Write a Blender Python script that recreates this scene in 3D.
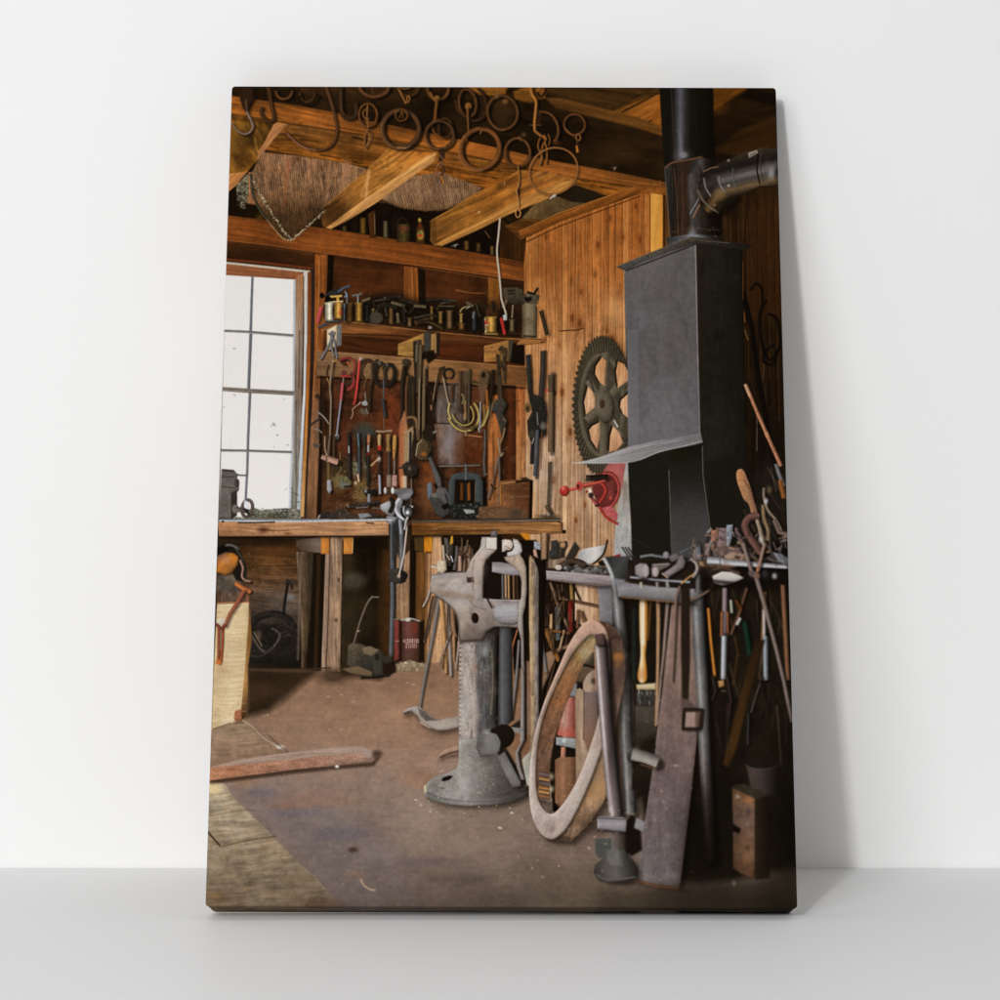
# Canvas print of a smithy interior, leaning against a white wall on a white table top.
import bpy, math, numpy as np
from mathutils import Vector
for o in list(bpy.data.objects): bpy.data.objects.remove(o,do_unlink=True)
sc=bpy.context.scene; COL=sc.collection
# ---------------- camera (wall is the plane y=0, table top is z=0, metres)
CF,CD,CH,CY=3160.5,3.5239,.57745,350.14          # focal length in 1/1000 frame widths, distance, height, horizon row
cam=bpy.data.cameras.new('Camera'); co=bpy.data.objects.new('Camera',cam); COL.objects.link(co); sc.camera=co
co.location=(0,-CD,CH); co.rotation_euler=(math.pi/2,0,0)
cam.sensor_width=36; cam.lens=CF*.036; cam.shift_y=(CY-500)/1000.; cam.clip_end=60
# ---------------- light: one lamp and one wide soft box from the upper left, an added broad dim fill in front, weak room light all round
w=bpy.data.worlds.new('World'); sc.world=w; w.use_nodes=True
w.node_tree.nodes['Background'].inputs[0].default_value=(1,1,1,1); w.node_tree.nodes['Background'].inputs[1].default_value=.25
def area(name,loc,target,sx,sy,power):
    l=bpy.data.lights.new(name,'AREA'); l.shape='RECTANGLE'; l.size=sx; l.size_y=sy; l.energy=power; l.color=(1,.995,.985)
    o=bpy.data.objects.new(name,l); COL.objects.link(o); o.location=loc
    o.rotation_euler=(Vector(target)-Vector(loc)).to_track_quat('-Z','Y').to_euler(); return o
area('lamp',(-1.66,-6.2,2.5),(0,0,.45),.34,.34,144)
area('soft_box',(-2.0,-4.8,2.3),(.2,0,.5),2.3,2.3,102)
area('front_fill',(-.4,-5.6,1.6),(0,0,.5),2.4,2.4,34)  # added fill without a real source, thins the grey halo round the canvas
sc.view_settings.view_transform='Standard'; sc.view_settings.look='None'; sc.view_settings.gamma=1; sc.view_settings.exposure=-.07
sc.render.film_transparent=False
# ---------------- materials
def mat(name,col,rough=.6,spec=.3,bump=None,var=0):
    m=bpy.data.materials.new(name); m.use_nodes=True; nt=m.node_tree; b=nt.nodes['Principled BSDF']
    b.inputs['Base Color'].default_value=(*col,1); b.inputs['Roughness'].default_value=rough; b.inputs['Specular IOR Level'].default_value=spec
    tc=nt.nodes.new('ShaderNodeTexCoord')
    if bump:
        n=nt.nodes.new('ShaderNodeTexNoise'); n.inputs['Scale'].default_value=bump[0]; n.inputs['Detail'].default_value=4
        bp=nt.nodes.new('ShaderNodeBump'); bp.inputs['Strength'].default_value=bump[1]; bp.inputs['Distance'].default_value=bump[2]
        nt.links.new(tc.outputs['Object'],n.inputs['Vector']); nt.links.new(n.outputs[0],bp.inputs['Height']); nt.links.new(bp.outputs[0],b.inputs['Normal'])
    if var:
        n=nt.nodes.new('ShaderNodeTexNoise'); n.inputs['Scale'].default_value=1.7; n.inputs['Detail'].default_value=6
        r=nt.nodes.new('ShaderNodeMapRange'); r.inputs[3].default_value=1-var; r.inputs[4].default_value=1+var
        mx=nt.nodes.new('ShaderNodeVectorMath'); mx.operation='SCALE'; mx.inputs[0].default_value=col
        nt.links.new(tc.outputs['Object'],n.inputs['Vector']); nt.links.new(n.outputs[0],r.inputs[0]); nt.links.new(r.outputs[0],mx.inputs['Scale']); nt.links.new(mx.outputs[0],b.inputs['Base Color'])
    return m
def mesh(name,verts,faces,m,parent=None,uv=None,smooth=False):
    me=bpy.data.meshes.new(name); me.from_pydata([tuple(v) for v in verts],[],faces); me.materials.append(m)
    if uv is not None:
        L=me.uv_layers.new(name='UVMap')
        for lo in me.loops: L.data[lo.index].uv=uv[lo.vertex_index]
    for p in me.polygons: p.use_smooth=smooth
    me.update(); o=bpy.data.objects.new(name,me); COL.objects.link(o); o.parent=parent; return o
# ---------------- the setting
M_wall=mat('white_plaster',(.85,.85,.853),.85,.15,(9,.08,.01),.012)
M_table=mat('white_lacquer',(.87,.872,.878),.5,.1,(5,.02,.01),.008)
o=mesh('wall',[(-6,0,-.9),(6,0,-.9),(6,0,4),(-6,0,4),(-6,.12,-.9),(6,.12,-.9),(6,.12,4),(-6,.12,4)],[(0,1,2,3),(5,4,7,6),(3,2,6,7),(4,5,1,0),(4,0,3,7),(1,5,6,2)],M_wall); o['kind']='structure'
o=mesh('tabletop',[(-3.5,-1.35,0),(3.5,-1.35,0),(3.5,-.0012,0),(-3.5,-.0012,0),(-3.5,-1.35,-.04),(3.5,-1.35,-.04),(3.5,-.0012,-.04),(-3.5,-.0012,-.04)],[(0,1,2,3),(5,4,7,6),(4,5,1,0),(3,2,6,7),(4,0,3,7),(1,5,6,2)],M_table); o['kind']='structure'
# ---------------- the canvas: placed by its lower back edge, tipped back against the wall
W,L,TH=.6,.9003,.04; LEAN=.3185; ROLL=-.00319; XC=.0028
root=bpy.data.objects.new('canvas_print',None); COL.objects.link(root)
root['label']='canvas print of a blacksmith workshop, leaning on the white wall'; root['category']='canvas print'
SL,CL=math.sin(LEAN),math.cos(LEAN)
root.location=(XC,-L*SL-.0006,.0003); root.rotation_euler=(-LEAN,0,0)
# local frame: x across, z up the canvas, y towards the wall (front face at y=-TH)
cr,sr=math.cos(ROLL),math.sin(ROLL)
def loc(u,v,d):      # u,v in metres from the lower centre, d depth behind the front face
    z=v-L/2; return (u*cr-z*sr, -TH+d, u*sr+z*cr+L/2)
def ring_pts(r,ins=0,n=6,top=None):
    """rounded rectangle outline, counter-clockwise from the lower right; returns points and the side each one starts"""
    out=[]; hw=W/2-ins
    for k,(cx,cz) in enumerate(((hw,ins),(hw,L-ins),(-hw,L-ins),(-hw,ins))):
        rr=r if (top is None or k in(0,3)) else top
        x=cx-rr*(1 if cx>0 else -1); z=cz+(rr if k in(0,3) else -rr)
        for i in range(n+1):
            a=math.radians(-90+90*k+90*i/n); out.append((x+rr*math.cos(a),z+rr*math.sin(a)))
    return out
# ---------------------------------------------------------------- the printed picture (painted in code, shape by shape)
SC=2.0; OX,OY=196.0,78.0; PW,PH=int(610*SC),int(842*SC)
IMG=np.zeros((PH,PW,3),np.float32)
_r=np.random.RandomState(7)
_T=[_r.rand(256,256).astype(np.float32) for _ in range(4)]
def vn(x,y,k=0):
    t=_T[k%4]; xi=np.floor(x).astype(np.int32); yi=np.floor(y).astype(np.int32); fx=x-xi; fy=y-yi
    fx=fx*fx*(3-2*fx); fy=fy*fy*(3-2*fy); x0=xi&255; x1=(xi+1)&255; y0=yi&255; y1=(yi+1)&255
    a=t[y0,x0]*(1-fx)+t[y0,x1]*fx; b=t[y1,x0]*(1-fx)+t[y1,x1]*fx
    return a*(1-fy)+b*fy-.5
def grain(X,Y,ang,L,w,k=0):
    c,s=math.cos(math.radians(ang)),math.sin(math.radians(ang)); u=X*c+Y*s; v=-X*s+Y*c
    v=v+vn(u/40.,v/25.,k+2)*w*2
    return vn(u/L+k*17.3,v/w,k)+.6*vn(u/(L*.45)+9.1,v/(w*.42)+k*3.7,k+1)+.35*vn(u/(L*.2),v/(w*.2),k+3)
def cloud(X,Y,s,k=0):
    return vn(X/s+k*7.7,Y/s,k)+.5*vn(X*2.1/s,Y*2.1/s+k*5.1,k+1)+.3*vn(X*4.7/s,Y*4.7/s,k+2)
def P(s):
    if not isinstance(s,str): return np.array(s,np.float32)
    return np.array([[float(q) for q in p.split(',')] for p in s.split()],np.float32)
def cat(p,closed,n=6):
    N=len(p); out=[]
    if N<3: return p
    for i in range(N if closed else N-1):
        g=(lambda j:p[j%N]) if closed else (lambda j:p[min(max(j,0),N-1)])
        a,b,c,d=g(i-1),g(i),g(i+1),g(i+2)
        for t in np.arange(n)/n: out.append(.5*((2*b)+(c-a)*t+(2*a-5*b+4*c-d)*t*t+(3*b-a-3*c+d)*t**3))
    if not closed: out.append(p[-1])
    return np.array(out,np.float32)
def grid(x0,y0,x1,y1):
    a=max(int((x0-OX)*SC),0); b=min(int((x1-OX)*SC)+2,PW); c=max(int((y0-OY)*SC),0); d=min(int((y1-OY)*SC)+2,PH)
    if a>=b or c>=d: return None
    X,Y=np.meshgrid((np.arange(a,b)+.5)/SC+OX,(np.arange(c,d)+.5)/SC+OY)
    return slice(c,d),slice(a,b),X.astype(np.float32),Y.astype(np.float32)
def colour(c,X,Y):
    if isinstance(c,dict):
        (x0,y0),(x1,y1)=c['p']; dx,dy=x1-x0,y1-y0; t=((X-x0)*dx+(Y-y0)*dy)/(dx*dx+dy*dy)
        st=c['c']; k=c.get('t') or np.linspace(0,1,len(st))
        return np.stack([np.interp(t,k,[q[i] for q in st]) for i in range(3)],-1).astype(np.float32)
    return np.broadcast_to(np.array(c,np.float32),X.shape+(3,))
def G(x0,y0,x1,y1,*cs,t=None): return dict(p=((x0,y0),(x1,y1)),c=cs,t=t)
_k=[0]
def comp(sl,X,Y,m,c,t=None,n=.05,cl=0,mul=None):
    _k[0]+=1; k=_k[0]
    C=colour(c,X,Y); f=1+n*2*vn(X*1.25+k,Y*1.25,k)
    if cl:
        f=f+cl*cloud(X,Y,14.,k); b_=cloud(X,Y,3.6,k+1); f=f-cl*1.1*np.clip(b_-.12,0,1)+cl*.6*np.clip(-b_-.2,0,1)
    if t: f=f+t[3]*grain(X,Y,t[0],t[1],t[2],k)
    if mul is not None: f=f*mul
    C=C*f[...,None]
    if cl: h_=(cl*.35*cloud(X,Y,8.,k+5))[...,None]; C=C*(1+h_*np.array((.5,0,-.7),np.float32))
    B=IMG[sl[0],sl[1]]; m=m[...,None]
    IMG[sl[0],sl[1]]=B*(1-m)+C*m
def sdf(p,X,Y):
    d=np.full(X.shape,1e9,np.float32); ins=np.zeros(X.shape,bool); N=len(p)
    for i in range(N):
        a=p[i]; b=p[(i+1)%N]; e=b-a; L=float(e@e)+1e-9
        wx=X-a[0]; wy=Y-a[1]; h=np.clip((wx*e[0]+wy*e[1])/L,0,1)
        d=np.minimum(d,(wx-e[0]*h)**2+(wy-e[1]*h)**2)
        if a[1]!=b[1]: ins^=((a[1]>Y)!=(b[1]>Y))&(X<(b[0]-a[0])*(Y-a[1])/(b[1]-a[1])+a[0])
    d=np.sqrt(d); return np.where(ins,d,-d)
def F(s,c,soft=.5,a=1.,cv=0,t=None,n=.05,cl=0,rough=0,sh=None,rim=None,holes=(),bev=0,lit=None,wv=None):
    """filled shape"""
    p=P(s); p=cat(p,True) if cv else p
    hs=[cat(P(h),True) if cv else P(h) for h in holes]
    if sh and sh[2]>.3: F(p+np.array(sh[:2],np.float32)*1.6,(12,8,4),soft=sh[3]*3.2,a=sh[2]*.4,n=0,holes=[h+np.array(sh[:2],np.float32) for h in hs],lit=0)
    if sh: o_=np.array(sh[:2],np.float32); F(p+o_,(12,8,4),soft=sh[3],a=sh[2],n=0,holes=[h+o_ for h in hs],lit=0)
    m_=soft*2+2+rough; g=grid(p[:,0].min()-m_,p[:,1].min()-m_,p[:,0].max()+m_,p[:,1].max()+m_)
    if g is None: return
    sy,sx,X,Y=g; d=sdf(p,X,Y)
    for q in hs: d=np.minimum(d,-sdf(q,X,Y))
    if rough: d=d+rough*cloud(X,Y,2.5+rough*2,_k[0])
    m=np.clip(d/(2*soft)+.5,0,1)*a; mul=None
    if bev: mul=1-bev*np.exp(-np.maximum(d,0)/1.8)
    if lit is None: lit=.3 if (sh or bev) else .12
    if lit and min(d.shape)>3:
        gy_,gx_=np.gradient(d,1/SC); e_=np.exp(-np.maximum(d,0)/1.5); q_=lit*(gx_*.75+gy_*.65)*e_-lit*.35*np.exp(-np.maximum(d,0)/.8)
        mul=(1 if mul is None else mul)+np.clip(q_,-.6,.5)
    if wv:
        A_=math.radians(wv[0]); u_=X*math.cos(A_)+Y*math.sin(A_); v_=-X*math.sin(A_)+Y*math.cos(A_)
        u_=u_+vn(X/22.,Y/22.,3)*7; q_=np.sin(2*math.pi*u_/wv[1]+2.2*vn(X/9.,Y/9.,1))+.7*np.sin(2*math.pi*v_/(wv[1]*.8)+np.pi*np.round(u_/wv[1]))*1.+vn(X/1.2,Y/2.4,2)*1.6
        mul=(1 if mul is None else mul)*(1+wv[2]*q_)
    if rim: mul=(1 if mul is None else mul)+rim*np.exp(-((d-.9)/.7)**2)
    comp((sy,sx),X,Y,m,c,t,n,cl,mul)
def S(s,w,c,soft=.4,a=1.,cv=0,closed=0,t=None,n=.06,cl=0,hi=-.35,shd=.55,sh=None,w2=None,cap=0,rough=0,spec=0):
    """stroke: a bar, tube, wire"""
    p=P(s); p=cat(p,closed) if cv else p
    if sh: S(p+np.array(sh[:2],np.float32),w,(12,8,4),soft=sh[3],a=sh[2],closed=closed,n=0,shd=0,w2=w2,cap=1)
    if closed: p=np.vstack([p,p[:1]])
    seg=np.sqrt(((p[1:]-p[:-1])**2).sum(1)); T=np.concatenate([[0],np.cumsum(seg)])/max(seg.sum(),1e-6)
    W2=w if w2 is None else w2; mx=max(w,W2)/2+soft*2+1.5
    g=grid(p[:,0].min()-mx,p[:,1].min()-mx,p[:,0].max()+mx,p[:,1].max()+mx)
    if g is None: return
    sy,sx,X,Y=g; best=np.full(X.shape,1e9,np.float32); U=np.zeros_like(X); Wd=np.full_like(X,w/2.)
    for i in range(len(p)-1):
        a_=p[i]; e=p[i+1]-a_; L2=float(e@e)+1e-9; L=math.sqrt(L2); h=((X-a_[0])*e[0]+(Y-a_[1])*e[1])/L2
        first=i==0 and not closed; last=i==len(p)-2 and not closed
        hc=np.clip(h,0,1); dx=X-a_[0]-e[0]*hc; dy=Y-a_[1]-e[1]*hc; dd=np.sqrt(dx*dx+dy*dy)
        nx,ny=e[1]/L,-e[0]/L
        if nx<-.05 or (abs(nx)<=.05 and ny>0): nx,ny=-nx,-ny
        u=dx*nx+dy*ny
        if not cap:   # butt ends
            if first: dd=np.where(h<0,np.maximum(np.abs((X-a_[0])*nx+(Y-a_[1])*ny),-h*L+w/2.),dd)
            if last: dd=np.where(h>1,np.maximum(np.abs((X-p[i+1][0])*nx+(Y-p[i+1][1])*ny),(h-1)*L+W2/2.),dd)
        ww=(w+(W2-w)*(T[i]+(T[i+1]-T[i])*hc))/2.
        k=dd-ww<best; best=np.where(k,dd-ww,best); U=np.where(k,u/np.maximum(ww,.3),U)
    d=-best
    if rough: d=d+rough*cloud(X,Y,2.5,_k[0])
    m=np.clip(d/(2*soft)+.5,0,1)*a; mul=1-shd*np.clip(np.abs(U-hi),0,2)**1.6*.6+.12*shd
    if spec: mul=mul+spec*np.exp(-((U-hi)/.22)**2)
    comp((sy,sx),X,Y,m,c,t,n,cl,np.maximum(mul,.1))
def E(cx,cy,rx,ry,rot=0,n=28,a0=0,a1=360):
    r=math.radians(rot); A=np.radians(np.linspace(a0,a1,n,endpoint=(a1-a0)<360)); x=rx*np.cos(A); y=ry*np.sin(A)
    return np.stack([cx+x*math.cos(r)-y*math.sin(r),cy+x*math.sin(r)+y*math.cos(r)],1).astype(np.float32)
def D(x0,y0,x1,y1,a,blur,c=(10,7,3)):
    """soft dark or light patch (ellipse)"""
    cx,cy,rx,ry=(x0+x1)/2,(y0+y1)/2,abs(x1-x0)/2,abs(y1-y0)/2; g=grid(cx-rx-blur*2,cy-ry-blur*2,cx+rx+blur*2,cy+ry+blur*2)
    if g is None: return
    sy,sx,X,Y=g; q=np.sqrt(((X-cx)/rx)**2+((Y-cy)/ry)**2); d=(1-q)*min(rx,ry)
    comp((sy,sx),X,Y,np.clip(d/(2*blur)+.5,0,1)**1.3*a,c,None,.03,.15)
def specks(x0,y0,x1,y1,n,c,s=(.5,1.1),a=.8,seed=1,clip=None):
    r=np.random.RandomState(seed)
    for i in range(n):
        x=r.uniform(x0,x1); y=r.uniform(y0,y1); q=r.uniform(*s)
        k=r.uniform(.8,1.15); F(E(x,y,q*r.uniform(1,1.6),q*.8,r.uniform(-30,30),8),[v*k for v in c],soft=.4,a=a*r.uniform(.5,1))

def inside(s,fn,cv=0,soft=.5,holes=()):
    """run some strokes, keep them only inside the outline"""
    p=P(s); p=cat(p,True) if cv else p; g=grid(p[:,0].min()-1,p[:,1].min()-1,p[:,0].max()+1,p[:,1].max()+1); sy,sx,X,Y=g
    old=IMG.copy(); fn(); new=IMG[sy,sx].copy(); d=sdf(p,X,Y)
    for h in holes: d=np.minimum(d,-sdf(cat(P(h),True) if cv else P(h),X,Y))
    IMG[:]=old; m=np.clip(d/(2*soft)+.5,0,1)[...,None]; IMG[sy,sx]=IMG[sy,sx]*(1-m)+new*m
def clutter(x0,y0,x1,y1,n,cols,ang=(60,120),ln=(3,10),w=(.8,2.2),a=.8,seed=3,soft=.5):
    r=np.random.RandomState(seed)
    for i in range(n):
        x=r.uniform(x0,x1); y=r.uniform(y0,y1); A=math.radians(r.uniform(*ang)); l=r.uniform(*ln)/2; c=cols[r.randint(len(cols))]; q=r.uniform(.75,1.2)
        S([(x-l*math.cos(A),y-l*math.sin(A)),(x+l*math.cos(A),y+l*math.sin(A))],r.uniform(*w),[v*q for v in c],a=a*r.uniform(.5,1),soft=soft)
def patina(s,n,cols,ang,ln=(2,9),w=(.6,1.6),a=.4,seed=1,cv=0,holes=(),blot=0,soft=.6):
    p=P(s); x0,y0=p.min(0); x1,y1=p.max(0)
    def go():
        r=np.random.RandomState(seed)
        for i in range(blot):
            x,y=r.uniform(x0,x1),r.uniform(y0,y1); q=r.uniform(1.2,4); D(x-q,y-q*r.uniform(.6,2),x+q,y+q*r.uniform(.6,2),a*r.uniform(.4,1),1.6,cols[r.randint(len(cols))])
        clutter(x0,y0,x1,y1,n,cols,ang,ln,w,a,seed,soft)
    inside(s,go,cv,holes=holes)
# --- base darkness, ceiling
F("190,70 810,70 810,920 190,920",(34,22,11),n=.1,cl=.25)
# ceiling boards, upper right of the beam
F("540,84 665,84 668,140 560,112",G(560,84,560,125,(66,43,18),(92,60,24)),t=(10,60,3,.35))
F("540,84 662,84 600,118 545,105",(58,38,16),t=(8,50,3,.4))
F("600,116 657,94 664,94 664,136 636,131",G(610,125,662,100,(98,60,20),(150,88,30)),t=(-28,40,3,.4))
S("622,112 658,93",1.2,(40,26,10)); S("636,130 664,112",1.5,(60,36,12))
F("654,108 664,98 665,136 650,131",(135,78,26),t=(-28,30,3,.3))
# beam face (dark) with light patches
F("228,84 540,84 560,108 640,129 668,138 668,184 550,161 480,144 415,130 340,117 228,96",G(400,84,430,150,(52,34,16),(40,26,12)),t=(10,70,4,.45),cl=.25)
for x,y,a,b in((400,88,30,20),(345,95,20,12),(500,112,20,16),(575,104,20,14),(608,150,40,14),(455,120,16,14),(300,95,30,10)): D(x-a,y-b,x+a,y+b,.35,7,(92,62,30))
D(560,125,660,160,.5,12,(40,27,12)); D(520,120,600,160,.3,10,(14,9,4)); D(400,92,470,125,.35,10,(14,9,4))
F("228,84 300,84 300,104 228,97",(40,26,13),t=(80,20,4,.4))
F("466,84 508,86 505,96 480,95 468,91",(132,84,28),soft=1,t=(8,20,3,.35)); F("513,92 532,84 548,84 545,98 530,103 515,99",(138,86,28),soft=1,t=(8,20,3,.35))
F("545,98 560,98 640,118 668,130 668,136 640,129 556,108",(104,66,26),soft=1.2,t=(12,30,2,.3))
# lit lower band of the beam and its underside
F("226,95 300,106 333,112 360,119 415,130 480,144 550,160 620,173 669,183 669,192 560,176 480,158 415,146 360,134 285,122 226,113",G(232,100,668,185,(158,92,34),(170,98,36),(160,92,32),(148,86,34),(104,62,24)),t=(11,60,2.2,.42),cl=.12)
F("275,122 285,122 360,134 415,146 480,158 560,176 669,192 669,198 600,195 540,190 480,188 360,166 262,150",G(300,125,296,165,(96,62,27),(112,68,24),(142,82,24)),t=(10,50,2.6,.6),cl=.25)
S("283,123 360,134.5 415,146 480,158.5 560,176 668,192",1,(60,34,10),shd=0,a=.6)
S("266,150 300,156 360,166",1.5,(60,36,12),a=.7,shd=0)
for x,y,l in((300,139,18),(352,137,14),(320,155,20),(270,146,10),(345,160,12),(466,181,14),(492,177,6),(440,170,12),(354,162,10),(600,187,18),(580,180,10),(425,166,20)): S(f"{x},{y} {x+l/2},{y+1.5} {x+l},{y+l*.18}",1.6,(48,28,9),cv=1,a=.75,soft=.7,w2=.6)
specks(300,112,360,125,5,(205,140,70),(.4,.8)); specks(232,100,400,130,30,(196,122,52),(.4,.9),.5,3); specks(232,100,400,130,30,(92,50,16),(.4,1.1),.6,4)
# left: olive board and canvas, tan plank edge
F("226,113 285,122 275,132 264,146 259,152 262,164 250,176 228,174",G(235,118,255,175,(126,82,26),(98,66,24),(132,86,28)),t=(60,18,5,.5),cl=.5,soft=.6)
F("228,113 276,121 270,124 228,120",(70,42,16),a=.5,soft=1); D(232,150,252,172,.5,4,(50,34,14)); D(238,130,258,150,.35,4,(56,38,14)); D(230,126,245,140,.35,4,(60,40,14))
S("255,138 258,152 261,160 253,168",2.5,(165,112,42),cv=1,a=.6,soft=1)
F("275,122 288,124 274,139 262,155 257,160 258,152 264,143",(168,112,66),t=(-48,20,1.4,.35))
F("228,174 248,171 238,184 228,194",(176,116,62),t=(-40,20,1.4,.35))
F("226,194 238,184 248,171 262,155 266,150 270,215 290,225 226,222",(24,16,7))
F("236,186 247,174 252,176 252,204 246,209 241,208 237,198",(92,84,64),rough=.8,n=.5,cl=.6)
specks(237,183,250,208,110,(165,158,138),(.35,.7),.7,11); specks(237,183,250,208,60,(20,16,10),(.4,.9),.8,12)
F("248,172 254,172 257,206 247,206 249,190",(136,92,58),t=(88,20,1.2,.5)); F("245,203 258,205 262,216 255,222 246,212",(26,17,8),soft=1)
D(256,214,264,222,.7,2,(100,70,14))
# lintel beam, back wall
F("228,236 530,276 530,525 228,525",G(400,260,400,520,(60,33,15),(72,39,19),(82,50,30)),t=(4,50,4,.35),cl=.25)
F("226,215 290,223 355,233 430,245 528,261 528,281 430,267 355,257 310,251 226,240",G(360,234,356,258,(104,56,22),(124,68,26),(112,62,24)),t=(8,70,2.8,.32),cl=.15)
S("226,240 270,245 313,251.5 355,257 430,266.5 526,280.5",1.4,(158,92,42),a=.75); F("226,241 313,252 315,262 300,268 226,259",G(270,243,268,262,(84,48,22),(44,25,12)),t=(8,40,3,.3)); D(235,246,290,262,.3,6,(24,14,6))
D(340,262,420,300,.2,10,(130,66,26)); D(318,268,334,302,.5,5,(16,10,5)); D(344,284,400,300,.25,6,(120,58,24))
S("226,259 260,262 316,268.5",3,(96,48,24)); 
F("404,266 418,268 419,306 404,305",(122,70,28),t=(88,30,2,.35)); S("412,267 413,304",1.2,(164,100,44)); F("418,268 425,270 426,304 419,305",(24,16,8),soft=1)
S("424,268 470,275 500,280",1.8,(100,58,24),a=.7); S("456,290 470,293 484,293",3,(150,96,46),a=.7,soft=1.2,w2=1); D(430,280,488,300,.25,6,(110,56,22)); S("459,293 484,296",1.3,(60,34,14))
F("488,277 499,279 500,310 488,308",(128,78,30),t=(88,20,2,.3)); F("499,279 526,282 527,300 500,298",(46,28,14),t=(5,20,3,.3))
# burlap one
F("262,152 300,156 345,163 366,168 366,178 345,190 330,203 310,222 300,233 291,240 282,237 272,224 262,212 254,196 250,176",G(300,155,300,240,(136,98,68),(122,90,62),(92,66,42),(66,46,27)),t=(84,10,1.3,.35),cl=.3,soft=.7,wv=(-8,2.1,.16))
for x,w_,a in((288,3,.5),(310,5,.25),(330,4,.35),(347,7,.4),(268,4,.3)): S(f"{x},160 {x-2},186 {x-4},206",w_,(172,122,86) if x!=288 else (160,88,52),a=a,soft=2,shd=0,cv=1)
D(258,200,320,238,.35,12,(36,22,8)); D(262,190,300,206,.15,8,(180,130,80))
for i in range(420):
    u=_r.rand(); x,y=(250+u*41,176+u*64+math.sin(u*3)*3) if i%2 else (291+u*60,240-u*52)
    q=_r.rand(2)*3-1.5; c=(178,162,130) if _r.rand()>.35 else (54,44,30)
    S([(x,y),(x+q[0]*1.3,y+q[1]+.6)],.8,c,a=.85,shd=0)
S("254,198 262,213 272,226 283,238 291,240 300,234",1.6,(170,152,118),a=.6,cv=1,rough=.7)
S("251,174 253,194 260,210 268,220",2.6,(62,58,44),cv=1,rough=.5,n=.4)
# dark attic behind rafters
F("366,186 345,205 330,228 430,244 526,262 526,235 500,215 480,200 440,205",(20,13,7),n=.15,cl=.3)
F("500,218 526,236 526,262 500,257",(54,32,13),t=(85,30,3,.4)); S("520,226 520,258",3,(70,42,16),a=.6); D(514,215,540,235,.5,4,(30,18,8))
F("521,219 560,214 546,220 521,240 505,226",(84,50,18),t=(5,20,2,.4))
# burlap two and three
F("396,186 412,176 440,172 470,183 482,188 470,199 447,209 425,211 402,208 380,199",G(430,178,430,210,(120,90,64),(130,98,70),(102,76,50)),t=(76,10,1.3,.25),cl=.2,soft=.8,rough=.4,wv=(-14,2.1,.15))
for i in range(40):
    x=380+i*1.8; y=200+9*math.sin((x-380)/75*2.4); S([(x,y),(x+_r.rand()-.5,y+1+_r.rand()*2)],.8,(100,70,40),shd=0)
F("538,200 556,190 606,196 578,207 549,220 521,219",G(540,200,560,215,(100,78,46),(84,64,38)),soft=.8,cl=.2,wv=(-30,2,.12))
F("556,187 576,185 607,196 588,203 572,202 556,196",(36,27,16),soft=.8)
# bottles on the beam in the attic
for x0,y0,x1,y1,c in((360,218,366,234,(84,60,22)),(370,212,376,238,(60,36,14)),(383,221,388,238,(76,66,44)),(397,224,410,242,(62,50,24)),(342,226,347,231,(60,50,26)),(464,241,469,250,(86,60,26)),(476,243,481,252,(62,46,22)),(490,246,494,255,(80,60,34))):
    F([(x0,y0),(x1,y0),(x1,y1),(x0,y1)],G(x0,0,x1,0,[v*.6 for v in c],[v*1.25 for v in c],[v*.55 for v in c]),soft=.7,n=.2)
F("368,214 375,210 375,238 370,236",(66,38,16)); S("374.5,214 375,234",.9,(120,96,70)); D(398,226,409,231,.5,1.5,(120,50,30))
S("397,224 400,218 404,218 408,224",1.5,(40,30,20)); F("416.5,229 418.5,224 419,219 421.5,219 421.8,224 424,229 424.4,244 416.4,244",(66,40,18),soft=.6); D(417,230,424,240,.85,1.1,(170,140,60)); D(417,234,423,237,.9,.8,(170,50,20)); D(418,232,422,234,.9,.6,(50,110,70)); D(418,218,421,222,.9,.8,(210,180,70)); D(419,224,421,228,.8,.8,(150,40,20))
S("454,246 457,244 455,247",.8,(170,165,150),cap=1); S("485,231 490,238",.9,(120,84,50)); specks(452,243,458,248,4,(180,180,170),(.4,.8))
for x in (352,392,414,440): D(x,216,x+6,236,.3,3,(48,34,18))
# rafter one
F("388,149 412,152 437,152 434,161 405,181 375,203 345,221 331,229 323,227 321,219 328,204 350,185 366,171",G(335,215,425,155,(92,58,24),(158,104,44),(166,108,44),(150,90,34)),t=(-33,30,2.6,.38),cl=.25)
F("437,153 434,162 405,182 375,204 345,222 331,229 326,228 350,210 372,194 400,174 428,155",(196,140,78),soft=.8,t=(-33,26,1.4,.3)); D(322,200,346,226,.35,6,(40,24,8))
S("369,170 367,184 366,200",2.8,(214,160,100),cv=1,a=.7,soft=1,shd=0); S("361,196 365,184 370,176",2,(210,150,84),a=.5,soft=1,shd=0); specks(372,156,402,175,14,(92,58,22),(.6,1.4),.6,5)
S("390,149 366,170 348,186 328,204",1.2,(200,140,66),a=.5,cv=1)
# rafter two
F("470,196 486,188 520,170 556,172 578,180 574,184 545,199 510,213 480,228 440,245 433,245 430,240 431,220 452,208",G(440,235,540,185,(112,72,28),(140,90,34),(148,92,34),(156,98,40)),t=(-24,34,2.8,.38),cl=.22)
F("578,180 575,185 545,200 510,214 480,229 442,246 434,245 460,231 490,215 530,195 560,182",(172,118,56),soft=.8,t=(-26,26,1.4,.3)); S("430,222 452,209 470,197 486,188",1.2,(176,118,54),a=.6)
F("430,221 436,219 437,244 431,242",(84,54,22),soft=1.2,a=.7); D(440,224,452,236,.3,3,(70,44,16)); specks(478,210,482,214,3,(220,190,140)); S("504.5,181 504.5,185",1,(200,170,130))
D(480,176,530,188,.35,6,(70,36,10))
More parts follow.
